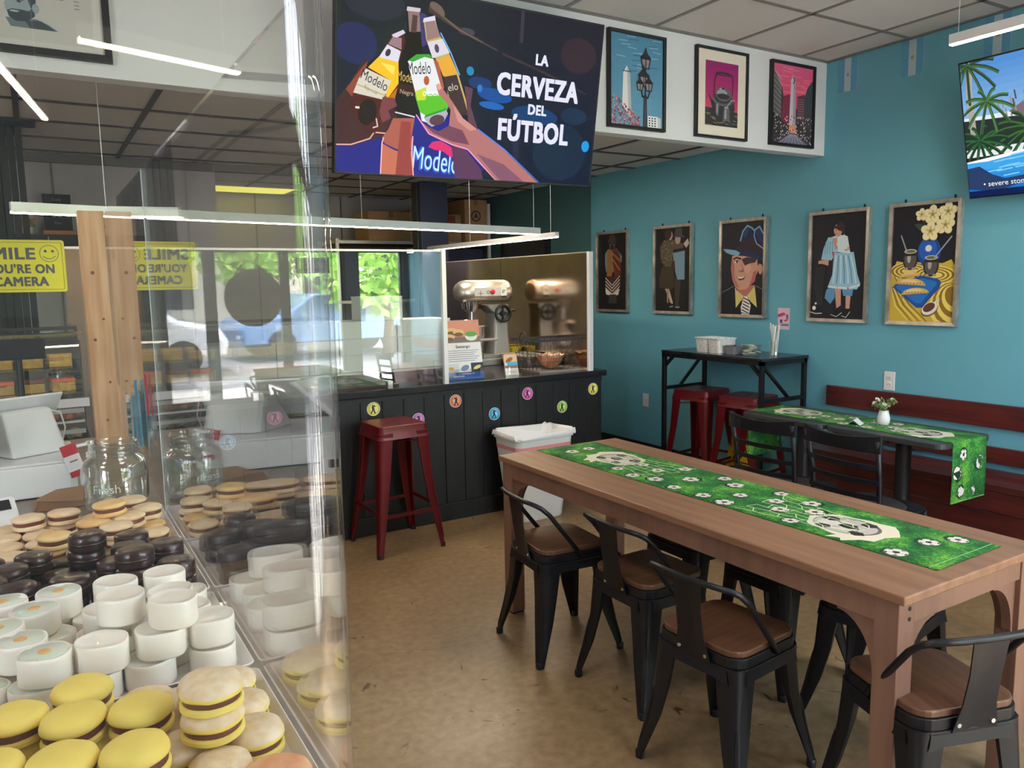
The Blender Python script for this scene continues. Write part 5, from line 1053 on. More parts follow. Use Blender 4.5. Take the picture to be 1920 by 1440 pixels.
a.build('sign_print', PRINT, t, mx=lean @ Matrix.Translation((-.0405, 0, 0)) @ Matrix(((0, 0, -1, 0), (-1, 0, 0, 0), (0, 1, 0, 0), (0, 0, 0, 1))))

# vase and tent card
t = thing('flower_vase', 'small white ribbed vase of white flowers and greenery on the runner', 'vase', (3.86, 2.5, .754))
ob('vase', G().lathe([(.02, 0), (.03, .01), (.033, .035), (.026, .062), (.023, .075), (.025, .078), (.02, .074)], 20, cap=False), M['plastic'], t, smooth=True)
rf = random.Random(12); gl = G(); gw = []
for k in range(26):
    an = rf.uniform(0, 6.3); sp = rf.uniform(.01, .06); h = .075+rf.uniform(.02, .075); p = V((sp*cos(an), sp*sin(an), h)); gl.tube([(0, 0, .06), (p.x*.4, p.y*.4, (h+.06)/2+.01), p], .0009, 4)
    for j in range(5):
        c_ = p+V((rf.uniform(-.012, .012), rf.uniform(-.012, .012), rf.uniform(-.015, .008))); d1 = V((rf.uniform(-1, 1), rf.uniform(-1, 1), rf.uniform(-.3, 1))).normalized()*.014; d2 = d1.cross(V((0, 0, 1))).normalized()*.004
        gl.add([c_-d1, c_+d2, c_+d1, c_-d2], [(0, 1, 2, 3)])
    if k % 3 == 0: gw.append(p)
ob('foliage', gl, M['leaf'], t, kind='stuff')
gg = G()
for p in gw:
    for j in range(4): gg.ball((p.x+rf.uniform(-.008, .008), p.y+rf.uniform(-.008, .008), p.z+rf.uniform(0, .01)), .005, 6, 4)
ob('blossoms', gg, M['flower'], t, kind='stuff')
t = thing('tent_card', 'small folded white card lying on the runner beside the vase', 'card', (3.76, 2.6, .7535), R(20))
ob('folded_card', G().loft([[(-.04, -.035, .0), (-.04, -.034, 0), (-.04, 0, .026), (-.04, .034, 0), (-.04, .035, .0), (-.04, 0, .028)], [(.04, -.035, .0), (.04, -.034, 0), (.04, 0, .026), (.04, .034, 0), (.04, .035, .0), (.04, 0, .028)]]), M['white'], t)

# waste bin
t = thing('waste_bin', 'white rectangular waste bin with liner in front of the black counter', 'bin', (2.752, 4.265, 0), R(2))
def rr(z, hx, hy, r=.05): return [(x, y, z) for x, y in rrect(-hx, hx, -hy, hy, r, 5)]
ob('body', G().loft([rr(0, .165, .105), rr(.01, .17, .11), rr(.54, .225, .15), rr(.545, .235, .158), rr(.575, .235, .158), rr(.58, .23, .153), rr(.565, .222, .146), rr(.02, .16, .1)]), M['plastic'], t, smooth='auto')
ob('red_band', G().loft([rr(.478, .2212, .1468), rr(.503, .2232, .1486)], False), mat('pale_red_band', (232, 148, 152), .5), t)
ob('liner', G().loft([[(x*(1+.02*sin(17*k)), y*(1+.03*sin(11*k)), z+.008*sin(9*k)) for k, (x, y, z) in enumerate(rr(q_, hx, hy))] for q_, hx, hy in ((.3, .16, .1), (.5, .2, .13), (.572, .222, .146), (.584, .232, .154), (.586, .24, .162), (.56, .244, .166))], False), mat('liner_film', (238, 236, 236), .35), t, smooth=True)
a = Art(); a.rect((170, 40, 54), -.025, 0, .025, .09); a.rect((40, 24, 28), .005, .01, .024, .07); a.rect((236, 220, 220), -.02, .06, .0, .085)
a.build('warning_label', PRINT, t, mx=Matrix.Translation((-.165, -.1445, .37)) @ Matrix.Rotation(R(87), 4, 'X'))

# ================================================================ PASTRY COUNTER AT LEFT, TRAYS, GUARDS
ZT = .93
t = thing('pastry_counter', 'stone-topped counter at left carrying the trays of round pastries', 'counter', (-.55, 2.2, 0))
ob('cabinet', rel(G().box(-1.5, .255, .62, 3.66, 0, .89), -.55, 2.2), M['wallgrey'], t); ob('worktop', rel(G().box(-1.52, .275, .6, 3.68, .89, ZT-.001), -.55, 2.2), M['counter'], t, bevel=.004)
# bent clear guard
def sheet(path, th, z0, z1):
    ps = [V(p) for p in path]; L_, R_ = [], []
    for i, p in enumerate(ps):
        d = (ps[min(i+1, len(ps)-1)]-ps[max(i-1, 0)]).normalized(); n = V((-d.y, d.x)); L_.append(p+n*th/2); R_.append(p-n*th/2)
    ring = L_+R_[::-1]; return G().loft([[(q.x, q.y, z) for q in ring] for z in (z0, z1)])
rc = .05; arc = [(.262-rc+rc*cos(R(a_)), .745+rc+rc*sin(R(a_))) for a_ in range(-90, 1, 10)]
t = thing('bent_guard', 'tall bent clear acrylic guard in front of and beside the pastry trays', 'guard', (.1, 1.5, ZT))
def L2(path): return [(x-.1, y-1.5) for x, y in path]
ob('clear_sheet', sheet(L2([(-1.0, .745), (-.4, .745)]+arc+[(.262, 1.2), (.262, 2.24)]), .005, .004, .915), CL, t, smooth='auto')
ob('cut_edge', rel(G().box(.2585, .2655, 2.24, 2.2425, ZT, ZT+.915), .1, 1.5), CLE, t, loc=(0, 0, -ZT)); ob('top_cut_edge', rel(G().box(.2595, .2645, .8, 2.24, .915, .9165), .1, 1.5), CL, t)
t = thing('rear_guard', 'lower clear acrylic guard between the bent guard and the wooden post', 'guard', (.264, 2.9, ZT))
ob('clear_sheet', rel(G().box(.262, .267, 2.27, 3.6, .002, .92), .264, 2.9), CL, t); ob('cut_edge', rel(G().box(.262, .267, 2.267, 2.27, .002, .92), .264, 2.9), CLE, t)
t = thing('wooden_post', 'square raw pine post standing on the counter behind the yellow sign', 'post', (.213, 3.5, ZT))
ob('timber', G().box(-.045, .045, -.045, .045, 0, .917), M['post'], t, bevel=.003)
for x, z, r_ in ((-.01, .68, .007), (.015, .5, .005), (-.02, .42, .006), (.02, .25, .005), (.0, .1, .005)): ob('knot', G().lathe([(r_*.5, .0005), (r_, 0)], 10, Matrix.Translation((x, -.0452, z)) @ Matrix.Rotation(R(90), 4, 'X')), mat('knot_brown', (132, 88, 60), .6), t)
t = thing('warning_sign', 'yellow SMILE camera sign hanging at the left edge of picture', 'sign', mx=wallmx((-.043, 4.44, 1.664), 'front') @ Matrix.Scale(1.27, 4))
ob('sign_plate', G().prism(rrect(-.15, .15, -.098, .098, .01, 4), -.003, 0), mat('sign_edge_yellow', (214, 212, 70), .4), t)
a = Art(); a.poly((226, 222, 58), rrect(-.148, .148, -.096, .096, .01, 4)); a.poly((90, 90, 60), rrect(-.141, .141, -.089, .089, .006, 3)); a.poly((226, 222, 58), rrect(-.1395, .1395, -.0875, .0875, .006, 3))
g_ = (84, 90, 104)
a.text(g_, 'SMILE', -.034, .026, .043, bold=.04, wid=.168); a.ell(g_, .098, .047, .032, n=28); a.ell((226, 222, 58), .098, .047, .030, n=28); a.ell(g_, .086, .056, .005); a.ell(g_, .11, .056, .005); a.line(g_, [(.078, .037), (.088, .029), (.098, .027), (.108, .029), (.118, .037)], .0025)
a.text(g_, "YOU'RE ON", -.0, -.026, .033, bold=.04, wid=.22); a.text(g_, 'CAMERA', -.0, -.074, .034, bold=.04, wid=.175)
a.build('sign_print', PRINT, t, z=.0005)
ob('hanging_wire', G().tube([(-.1, .096, -.001), (-.1, .11, .012)], .001, 4).tube([(.1, .096, -.001), (.1, .11, .012)], .001, 4), M['alu'], t)
# pocket of leaflets and red card on the rear guard
t = thing('leaflet_pocket', 'clear wall pocket of blue leaflets fixed on the rear guard', 'leaflet holder', (.256, 2.83, 1.12))
ob('pocket', G().box(-.03, .0, -.2, .2, -.1, .1), CLG, t)
for k in range(4): ob('leaflet', G().box(-.004, -.002, -.19+.1*k, -.1+.1*k, -.09, .12-.03*k, Matrix.Translation((-.004*k, 0, 0)) @ Matrix.Rotation(R(-8+5*k), 4, 'X')), M['bluep'], t)
t = thing('red_card', 'small dark red card stuck to the clear guard beside the post', 'card', (.2575, 2.46, 1.24))
ob('card_stock', G().box(-.001, .0, -.035, .035, -.06, .06), M['red2'], t)
# glass jar
JY, JX = 2.42, .156
t = thing('glass_jar', 'large empty glass jar with a threaded neck behind the pastry trays', 'jar', (JX, JY, ZT))
GLJ = clear('jar_glass', tint=(.96, .975, .965), f0=.07, power=2.2)
prof = [(.06, .001), (.078, .008), (.084, .03), (.086, .1), (.084, .125), (.074, .145), (.062, .153), (.061, .158), (.064, .162), (.061, .167), (.061, .172), (.064, .176), (.061, .181), (.062, .187), (.065, .19), (.062, .194), (.058, .192), (.056, .155), (.07, .138), (.08, .12), (.082, .03), (.07, .012), (.001, .01)]
ob('jar_body', G().lathe(prof, 40, cap=False), GLJ, t, smooth=True)
def jw(p): an = -pi/2-.35+p[0]/.0865; return ((.0862+p[2])*cos(an), (.0862+p[2])*sin(an), p[1])
a = Art(); a.text((205, 212, 208), 'Fresh', 0, .062, .024, bold=.0); a.text((190, 196, 192), 'STORAGE', 0, .048, .007, bold=.0); a.build('embossed_word', MC['print'], t, warp=jw)
# cash drawer, tablet stand, screen, printer cable
t = thing('cash_drawer', 'white cash drawer box under the white tablet stand', 'box', (-.13, 2.86, ZT))
ob('drawer_body', G().box(-.2, .2, -.2, .2, .004, .098), M['plastic'], t, bevel=.004); ob('drawer_shadow_gap', G().box(-.19, .19, -.19, .19, 0, .004), M['black'], t); ob('metal_tray', G().box(-.185, .185, -.19, .15, .098, .106), M['alu'], t, bevel=.003)
t = thing('tablet_stand', 'white wedge-shaped tablet stand seen from behind on the cash drawer', 'tablet stand', (-.06, 2.88, ZT+.1065), R(28))
ob('wedge_body', G().loft([[(-.085, -.09, 0), (.085, -.09, 0), (.075, -.03, .135), (-.075, -.03, .135)], [(-.085, .06, 0), (.085, .06, 0), (.075, .0, .14), (-.075, .0, .14)]]), M['plastic'], t, bevel=.008)
ob('tablet', G().box(-.12, .12, -.004, .004, -.08, .1, Matrix.Translation((0, .04, .1)) @ Matrix.Rotation(R(38), 4, 'X')), M['plastic'], t, bevel=.003)
t = thing('customer_tablet', 'thin white customer screen turned away at the left edge', 'tablet', (-.235, 2.74, ZT+.1065), R(-62))
ob('screen_slab', G().box(-.1, .1, -.006, .006, 0, .17, Matrix.Translation((0, 0, .03)) @ Matrix.Rotation(R(-28), 4, 'X')), M['plastic'], t, bevel=.003); ob('stand_arm', G().bar((0, .02, 0), (0, .03, .07), .05, .01), M['alu'], t)
t = thing('power_cable', 'thin white cable curving down behind the tablet stand', 'cable', (.01, 2.93, ZT+.1065))
ob('cord', G().tube([(-.05, .0, .11), (.0, .0, .125), (.035, .0, .11), (.045, .0, .06), (.03, .0, .004)], .0028, 8), M['plastic'], t, smooth=True)
t = thing('customer_display', 'black bar-shaped display on a thin pole, left of the post', 'display', (-.06, 3.1, ZT))
ob('display_bar', G().box(-.12, .08, -.015, .015, .385, .455), M['black'], t, bevel=.004); ob('pole', G().lathe([(.01, 0), (.01, .385)], 12), M['black'], t); ob('base', G().lathe([(.04, 0), (.04, .008)], 20), M['black'], t); ob('round_badge', G().lathe([(.008, .0), (.008, .001)], 14, Matrix.Translation((-.075, -.0155, .425)) @ Matrix.Rotation(R(90), 4, 'X')), M['plastic'], t)
t = thing('paper_bag', 'folded brown paper bag lying beside the glass jar', 'bag', (.012, 2.53, ZT+.001), R(6))
ob('folded_bag', G().loft([[(-.055, -.03, 0), (.08, -.04, 0), (.085, -.04, .012), (-.05, -.03, .03)], [(-.06, .0, 0), (.085, .0, 0), (.085, .0, .05), (-.0, .0, .05)], [(-.055, .05, 0), (.08, .05, 0), (.08, .05, .035), (-.045, .05, .02)]]), M['kraft'], t); ob('fold_flap', G().add([(-.055, -.032, .03), (.085, -.043, .012), (.086, -.01, .052), (0, -.01, .052)], [(0, 1, 2, 3)]), M['kraft'], t)
t = thing('card_reader', 'small white card reader with dark screen at the left edge of the counter', 'card reader', (-.112, 2.345, ZT+.001), R(12))
ob('reader_body', G().loft([rr_ for rr_ in ([(x, y, 0) for x, y in rrect(-.038, .038, -.04, .04, .012)], [(x, y, .012) for x, y in rrect(-.038, .038, -.04, .04, .012)], [(x*.85, y*.6+.008, .06+.02*y/.04) for x, y in rrect(-.038, .038, -.04, .04, .012)])]), M['plastic'], t, smooth='auto'); ob('dark_screen', G().box(-.02, .02, -.012, .02, .0, .0015, Matrix.Translation((0, .008, .0615)) @ Matrix.Rotation(R(38), 4, 'X')), M['black'], t)
t = thing('card_stand', 'red and white table card in a stand beside the pump bottle', 'card', (.075, 2.66, ZT+.001), R(14))
cm_ = Matrix.Translation((0, 0, .055)) @ Matrix.Rotation(R(-14), 4, 'Y') @ Matrix.Rotation(R(84), 4, 'X')
ob('card_stock', G().box(-.022, .022, 0, .1, -.001, .001, cm_), M['white'], t); a = Art(); a.rect((190, 44, 58), -.022, .066, .022, .1); a.rect((224, 214, 214), -.018, .025, .018, .062); a.rect((190, 44, 58), -.022, 0, .022, .018); a.rect((120, 120, 124), -.01, .045, .012, .05); a.build('card_print', PRINT, t, mx=cm_ @ Matrix.Translation((0, 0, .0015)))
ob('stand_foot', G().box(-.03, .03, -.02, .02, 0, .055), CLG, t)
t = thing('pump_bottle', 'clear pump bottle with white nozzle between red card and jar', 'bottle', (.108, 2.6, ZT+.001))
ob('bottle', G().lathe([(.02, 0), (.024, .01), (.024, .09), (.012, .11), (.011, .118)], 20, cap=False), GLJ, t, smooth=True); ob('pump', G().lathe([(.013, .115), (.013, .135), (.005, .137), (.005, .155), (.011, .157), (.011, .168)], 14).bar((0, 0, .162), (-.035, -.01, .158), .008, .008), M['plastic'], t, smooth='auto')

# trays
tr_y = [(1.945, 2.285, 'tan', 'back tray'), (1.593, 1.933, 'dark', 'second tray from the back'), (1.224, 1.581, 'white', 'third tray from the back'), (.84, 1.212, 'yellow', 'front tray')]
for y0, y1, c, lb in tr_y:
    cx, cy, hx, hy = (-.4+.256)/2, (y0+y1)/2, .328, (y1-y0)/2
    t = thing('serving_tray', 'shallow white serving tray, %s' % {'tan': 'farthest one, under tan sandwich cookies', 'dark': 'under the dark chocolate-coated cookies', 'white': 'under the white iced cookies', 'yellow': 'nearest one, under the yellow cookies'}[c], 'tray', (cx, cy, ZT), 0, 'white serving trays on the pastry counter')
    g = G().loft([[(x, y, z) for x, y in rrect(-hx+e, hx-e, -hy+e, hy-e, .012, 4)] for z, e in ((0, .012), (.002, .01), (.016, .0), (.0175, .002), (.004, .014), (.0035, .02))])
    ob('tray', g, M['melamine'], t, smooth='auto')

# round sandwich cookies: one prototype of each kind, then copies
def disc(prof, n=30, wob=.02, seed=0):
    rr_ = random.Random(seed); ph = [rr_.uniform(0, 6.3) for _ in range(4)]
    f = lambda an: 1+wob*(.5*sin(2*an+ph[0])+.3*sin(3*an+ph[1])+.3*sin(5*an+ph[2]))
    return G().loft([[(r_*f(2*pi*j/n)*cos(2*pi*j/n), r_*f(2*pi*j/n)*sin(2*pi*j/n), z+(.0006*sin(7*j) if r_ > .01 else 0)) for j in range(n)] for r_, z in prof])
CT1 = mat('tan_biscuit', (240, 216, 180), .75, c2=(224, 186, 138), scale=28, bump=.35, mixlo=.42, mixhi=.7, sub=.1)
CT2 = mat('golden_biscuit', (240, 208, 146), .6, c2=(228, 168, 106), scale=20, bump=.25, mixlo=.4, mixhi=.75, sub=.1)
CC = mat('caramel_filling', (112, 66, 48), .4); CH = mat('dark_chocolate_coat', (50, 32, 30), .3, c2=(62, 42, 38), scale=20, bump=.35, coat=.25)
CW = mat('white_icing', (246, 242, 232), .38, bump=.25, scale=18, coat=.25, sub=.15); CG_ = mat('pale_green_icing', (206, 222, 206), .38, c2=(232, 230, 216), scale=14, bump=.2, coat=.25, sub=.1)
CO = mat('orange_drop', (226, 176, 110), .5); CY = mat('lemon_biscuit', (246, 226, 118), .6, c2=(240, 214, 104), scale=12, bump=.12, sub=.1); CP = mat('sugared_top', (240, 224, 196), .8, c2=(232, 206, 160), scale=60, bump=.5, sub=.1)
CPE = mat('peach_biscuit', (240, 196, 152), .7, c2=(226, 150, 106), scale=22, bump=.3); WRAP = clear('cling_wrap', f0=.06, rough=.08, haze=.06)
def cookie(kind, r_, seed):
    t = thing('alfajor', '-', 'cookie', (0, 0, -5))
    if kind in ('tan', 'golden', 'lemon', 'sugar', 'peach'):
        m1 = {'tan': CT1, 'golden': CT2, 'lemon': CY, 'sugar': CP, 'peach': CPE}[kind]; m0 = {'sugar': CY}.get(kind, m1)
        ob('bottom_biscuit', disc([(r_*.9, 0), (r_, .003), (r_, .008), (r_*.93, .011)], 30, .02, seed), m0, t, smooth='auto')
        ob('caramel_filling', disc([(r_*.91, .0105), (r_*.93, .015), (r_*.91, .0205)], 30, .02, seed+1), CC, t, smooth='auto')
        dome = .015 if kind in ('lemon', 'sugar', 'peach') else .008
        ob('top_biscuit', disc([(r_*.93, .02), (r_, .0225), (r_*.995, .026), (r_*.93, .024+dome*.55), (r_*.75, .024+dome*.85), (r_*.4, .024+dome), (.002, .0242+dome)], 30, .02, seed+2), m1, t, smooth=True)
        if kind == 'sugar': ob('yellow_rim', disc([(r_*.985, .0195), (r_*1.006, .0215), (r_*1.006, .0245), (r_*.985, .026)], 30, .02, seed+2), CY, t, smooth=True)
    elif kind == 'dark':
        ob('coated_body', disc([(r_*.93, 0), (r_, .004), (r_*.97, .012), (r_*.99, .02), (r_*.97, .029), (r_*.9, .0325), (r_*.5, .0335), (.002, .034)], 30, .015, seed), CH, t, smooth=True)
        ob('cut_band', disc([(r_*.985, .013), (r_*1.004, .0155), (r_*.985, .018)], 30, .015, seed), CH, t, smooth=True)
    else:
        m_ = CG_ if kind == 'green' else CW
        ob('iced_body', disc([(r_*.95, 0), (r_, .003), (r_*.985, .02), (r_*1.0, .036), (r_*.985, .041), (r_*.955, .0425), (r_*.925, .0412), (r_*.5, .0408), (.002, .041)], 30, .05, seed), CW, t, smooth=True)
        if kind == 'green':
            ob('green_top', disc([(r_*.9, .0405), (r_*.88, .0418), (.002, .042)], 24, .03, seed), CG_, t, smooth=True)
            ob('orange_drop', disc([(.01, .0415), (.008, .0432), (.001, .0436)], 14, .1, seed, ), CO, t, smooth=True)
    return t
def dupc(root, loc, rot, label, group):
    r = root.copy(); COL.objects.link(r); r.location = loc; r.rotation_euler = rot; r['label'] = label; r['group'] = group
    for chd in root.children: c = chd.copy(); COL.objects.link(c); c.parent = r
    return r
PR = {k: [cookie(k, r_, s_) for s_ in range(n)] for k, r_, n in (('tan', .0365, 3), ('golden', .037, 1), ('dark', .036, 2), ('white', .0365, 3), ('green', .0365, 1), ('lemon', .039, 2), ('sugar', .0385, 2), ('peach', .042, 1))}
HT = dict(tan=.0315, golden=.0315, dark=.0345, white=.043, green=.044, lemon=.0395, sugar=.0395, peach=.0355)
LK = dict(tan='pale tan sandwich cookie', golden='golden sandwich cookie', dark='dark chocolate-coated cookie', white='thick white iced cookie', green='pale green cookie with orange drop', lemon='smooth yellow sandwich cookie', sugar='sugar-dusted yellow sandwich cookie', peach='peach-coloured flat cookie')
DATA = {
 'tan': [(.012, 2.199, 2), (.117, 2.092, 3, 'golden'), (.176, 2.235, 2), (.196, 2.25, 1), (.093, 2.25, 1), (.068, 2.25, 1), (.079, 2.067, 2, 'golden'), (.16, 2.075, 2), (.215, 2.236, 1), (.218, 2.178, 1), (.167, 2.129, 1), (.216, 2.106, 1, 'golden'), (.208, 2.022, 1), (.082, 2.109, 1), (.001, 2.195, 1), (-.003, 1.99, 2, 'golden'), (-.043, 2.155, 1), (-.1, 2.244, 1), (-.11, 2.152, 1), (-.1, 2.08, 1), (-.03, 2.078, 1), (-.092, 2.0, 1)],
 'dark': [(.144, 1.89, 2), (.055, 1.814, 3), (.2, 1.89, 1), (.135, 1.80, 2), (.13, 1.65, 3), (.221, 1.861, 1), (.213, 1.786, 1), (.086, 1.888, 1), (.083, 1.807, 1), (.016, 1.887, 1), (.021, 1.804, 1), (.015, 1.65, 2), (-.045, 1.839, 2), (-.07, 1.885, 1), (-.052, 1.751, 1), (-.07, 1.655, 2), (.077, 1.735, 1), (.191, 1.70, 1), (-.123, 1.88, 1), (.08, 1.65, 1), (.0, 1.73, 1)],
 'white': [(.084, 1.53, 2), (.166, 1.541, 2), (.214, 1.545, 1), (.079, 1.333, 3), (.163, 1.43, 2), (.218, 1.47, 1), (.147, 1.265, 3), (.055, 1.424, 1), (.045, 1.262, 2), (.128, 1.345, 2), (.213, 1.40, 1), (.215, 1.265, 2), (.119, 1.44, 1), (.045, 1.497, 1),
           (-.028, 1.54, 1, 'green'), (-.021, 1.46, 1, 'green'), (-.029, 1.37, 1, 'green'), (-.034, 1.262, 2, 'green'), (-.1, 1.545, 1, 'green'), (-.1, 1.47, 1, 'green'), (-.1, 1.39, 1, 'green'), (-.11, 1.30, 1, 'green')],
 'yellow': [(.012, 1.17, 2, 'lemon'), (-.066, 1.122, 2, 'lemon'), (.003, 1.09, 2, 'lemon'), (.07, 1.066, 2, 'lemon'), (-.016, .99, 2, 'lemon'), (.049, .97, 2, 'lemon'), (-.085, 1.013, 2, 'lemon'), (.018, .885, 2, 'lemon'), (-.06, .91, 2, 'lemon'),
            (.16, 1.087, 2, 'sugar'), (.153, 1.0, 3, 'sugar'), (.204, 1.155, 1, 'sugar'), (.214, 1.07, 1, 'sugar'), (.11, 1.03, 1, 'sugar'), (.214, .99, 1, 'sugar'), (.19, .925, 1, 'sugar'), (.115, 1.14, 1, 'sugar'), (.2, .885, 1, 'peach'), (.115, .9, 1, 'peach')]}
ORD_ = ['first', 'second', 'third', 'fourth', 'fifth', 'sixth', 'seventh', 'eighth', 'ninth', 'tenth', 'eleventh', 'twelfth', 'thirteenth', 'fourteenth', 'fifteenth', 'sixteenth', 'seventeenth', 'eighteenth']
ORD = ORD_[:18]+['nineteenth', 'twentieth']+['twenty-'+x for x in ORD_[:9]]+['thirtieth']+['thirty-'+x for x in ORD_[:9]]+['fortieth']
LEV = ['bottom layer', 'second layer', 'top layer']
rc_ = random.Random(31)
for y0, y1, key, lb in tr_y:
    # spread each layer so that neighbours do not run into one another
    lay = {0: [], 1: [], 2: []}
    for d in DATA[key]:
        x, y, L_ = d[:3]; kd = d[3] if len(d) > 3 else key
        lay[L_-1].append([x, y, kd, True])
        for l in range(L_-1): lay[l].append([x+rc_.uniform(-.006, .006), y+rc_.uniform(-.006, .006), kd, False])
    # the rest of the heap: fill in between the cookies placed by eye
    nx = 0
    for iy in range(5):
        for ix in range(7):
            x = .205-.073*ix-(.036 if iy % 2 else 0); y = y0+.048+.066*iy
            if y > y1-.045 or x < -.26: continue
            kd = key if key != 'yellow' else ('sugar' if x > .09 else 'lemon')
            if key == 'white' and x < .01: kd = 'green'
            if key == 'yellow' and x > .09 and rc_.random() < .5: continue
            if key == 'tan' and x > .17 and y < y0+.1: continue
            lay[0].append([x+rc_.uniform(-.008, .008), y+rc_.uniform(-.008, .008), kd, False])
            if rc_.random() < {'tan': .22, 'dark': .55, 'white': .6 if x > .0 else .35, 'yellow': .25 if x < .09 else 0}[key]: lay[1].append([x+rc_.uniform(-.01, .01), y+rc_.uniform(-.01, .01), kd, False])
    for l in (0, 1, 2):
        P_ = lay[l]; D = .0745 if key != 'yellow' else .078
        # drop hidden doubles
        keep = []
        for p in sorted(P_, key=lambda q: not q[3]):
            if all(math.hypot(p[0]-q[0], p[1]-q[1]) > (.04 if p[3] else .056) for q in keep): keep.append(p)
        P_ = lay[l] = keep
        for it in range(160):
            for i in range(len(P_)):
                for j in range(i):
                    dx, dy = P_[i][0]-P_[j][0], P_[i][1]-P_[j][1]; dd = math.hypot(dx, dy) or 1e-4
                    if dd < D:
                        k = (D-dd)/2*.5/dd; P_[i][0] += dx*k; P_[i][1] += dy*k; P_[j][0] -= dx*k; P_[j][1] -= dy*k
                P_[i][0] = min(max(P_[i][0], -.34), .202); P_[i][1] = min(max(P_[i][1], y0+.05), y1-.05)
    H1 = {0: ZT+.0045}
    hk = {'tan': .0318, 'dark': .0345, 'white': .0438, 'yellow': .0396}[key]
    for l in (0, 1, 2):
        rows = {}
        for kd in set(p[2] for p in lay[l]):
            S_ = sorted([p for p in lay[l] if p[2] == kd], key=lambda p: (-p[0]))
            for i, p in enumerate(S_):
                ps = PR[kd]; hgt = ZT+.0045+hk*l+(.0015 if l else 0)
                tx, ty = (rc_.uniform(-.035, .035), rc_.uniform(-.035, .035)) if (l and p[3]) else (0, 0)
                lbl = '%s, %s of %s, %s from the right' % (LK[kd], LEV[l], lb, ORD[i]) if len(S_) > 1 else '%s, only one in the %s of %s' % (LK[kd], LEV[l], lb)
                dupc(ps[i % len(ps)], (p[0], p[1], hgt), (tx, ty, rc_.uniform(0, 6.3)), lbl.replace('second tray from the back', 'second-farthest tray').replace('third tray from the back', 'second-nearest tray').replace('back tray', 'farthest tray').replace('front tray', 'nearest tray'), 'round cookies, ' + LK[kd])
for v_ in PR.values():
    for t_ in v_:
        for c_ in list(t_.children): bpy.data.objects.remove(c_)
        bpy.data.objects.remove(t_)
g = G(); rg = random.Random(77)
for k in range(90): x, y = rg.uniform(.02, .22), rg.uniform(.86, 1.18); s_ = rg.uniform(.001, .003); g.ball((x, y, ZT+.0055), s_, 5, 4)
single('cookie_crumbs', g, CPE, 'loose crumbs scattered on the nearest white tray', 'crumbs', kind='stuff')

# ================================================================ PASTRY DISPLAY CASE FURTHER BACK
t = thing('display_case', 'glazed pastry display case with curved top behind the wooden post', 'display case', (-.6, 4.1, 0))
o_ = (-.6, 4.1)
ob('base_cabinet', rel(G().box(-1.4, .17, 3.82, 4.44, 0, .9), *o_), M['dark'], t, bevel=.004)
cp = [(3.8, .9), (3.8, 1.2)]+[(3.95-.15*cos(R(a_)), 1.24+.12*sin(R(a_))) for a_ in range(0, 91, 15)]+[(4.4, 1.36)]
ob('curved_glass', G().loft([[(x+.6, y-4.1, z) for y, z in cp]+[(x+.6, y-4.1+.005, z-.005) for y, z in cp[::-1]] for x in (-1.38, .15)]), CLG, t, smooth='auto')
ob('side_glass', rel(G().box(.15, .156, 3.86, 4.41, .9, 1.33), *o_), CLG, t)
ob('rear_frame', rel(G().box(-1.4, .17, 4.41, 4.44, .9, 1.37), *o_), M['dark'], t)
ob('top_rail', rel(G().box(-1.4, .17, 3.93, 3.96, 1.355, 1.365), *o_), M['chrome'], t); ob('front_rail', rel(G().box(-1.4, .17, 3.785, 3.8, 1.05, 1.085), *o_), M['alu'], t)
for z, y0 in ((1.2, 4.0), (1.1, 3.9), (.985, 3.84)): ob('glass_shelf' if z > 1 else 'lower_shelf', rel(G().box(-1.38, .148, y0, 4.405, z-.006, z), *o_), CLG if z > 1 else M['steel'], t)
for z in (1.035, .945): ob('tray_rail', rel(G().box(-1.38, .148, 3.8, 3.82, z-.012, z+.004), *o_), M['alu'], t)
CAKE = mat('yellow_cake', (208, 176, 84), .7, c2=(190, 150, 70), scale=40, bump=.4); ORG = mat('orange_glaze', (232, 110, 66), .3, coat=.5); RDG = mat('berry_glaze', (120, 40, 44), .3, coat=.5)
rg = random.Random(5)
for sh, (z, y) in enumerate(((1.2, 4.1), (1.1, 4.0))):
    for k in range(8):
        x = .08-.115*k; tp = (ORG if (k+sh) % 2 else RDG) if sh else CAKE
        s_ = thing('cake_slice', '%s cake slice, %s shelf of the display case, %s from the right' % ('orange-glazed' if tp is ORG else 'berry-glazed' if tp is RDG else 'plain yellow', ('upper', 'lower')[sh], ORD[k]), 'cake', (x, y, z+.001), rg.uniform(-.1, .1), 'cake slices in the display case')
        ob('sponge', G().loft([[(-.045, -.04, q), (.045, -.04, q), (.05, .05, q), (-.05, .05, q)] for q in (0, .04)]), CAKE, s_, bevel=.003); ob('topping', G().loft([[(-.046, -.041, q), (.046, -.041, q), (.051, .051, q), (-.051, .051, q)] for q in (.04, .056)]), tp, s_, bevel=.004)
CRO = mat('glazed_pastry', (196, 98, 52), .3, c2=(96, 44, 34), scale=30, coat=.6, bump=.3, mixlo=.45, mixhi=.6); NUT = mat('nutty_pastry', (206, 182, 132), .7, c2=(96, 80, 60), scale=90, bump=.6, mixlo=.45, mixhi=.6)
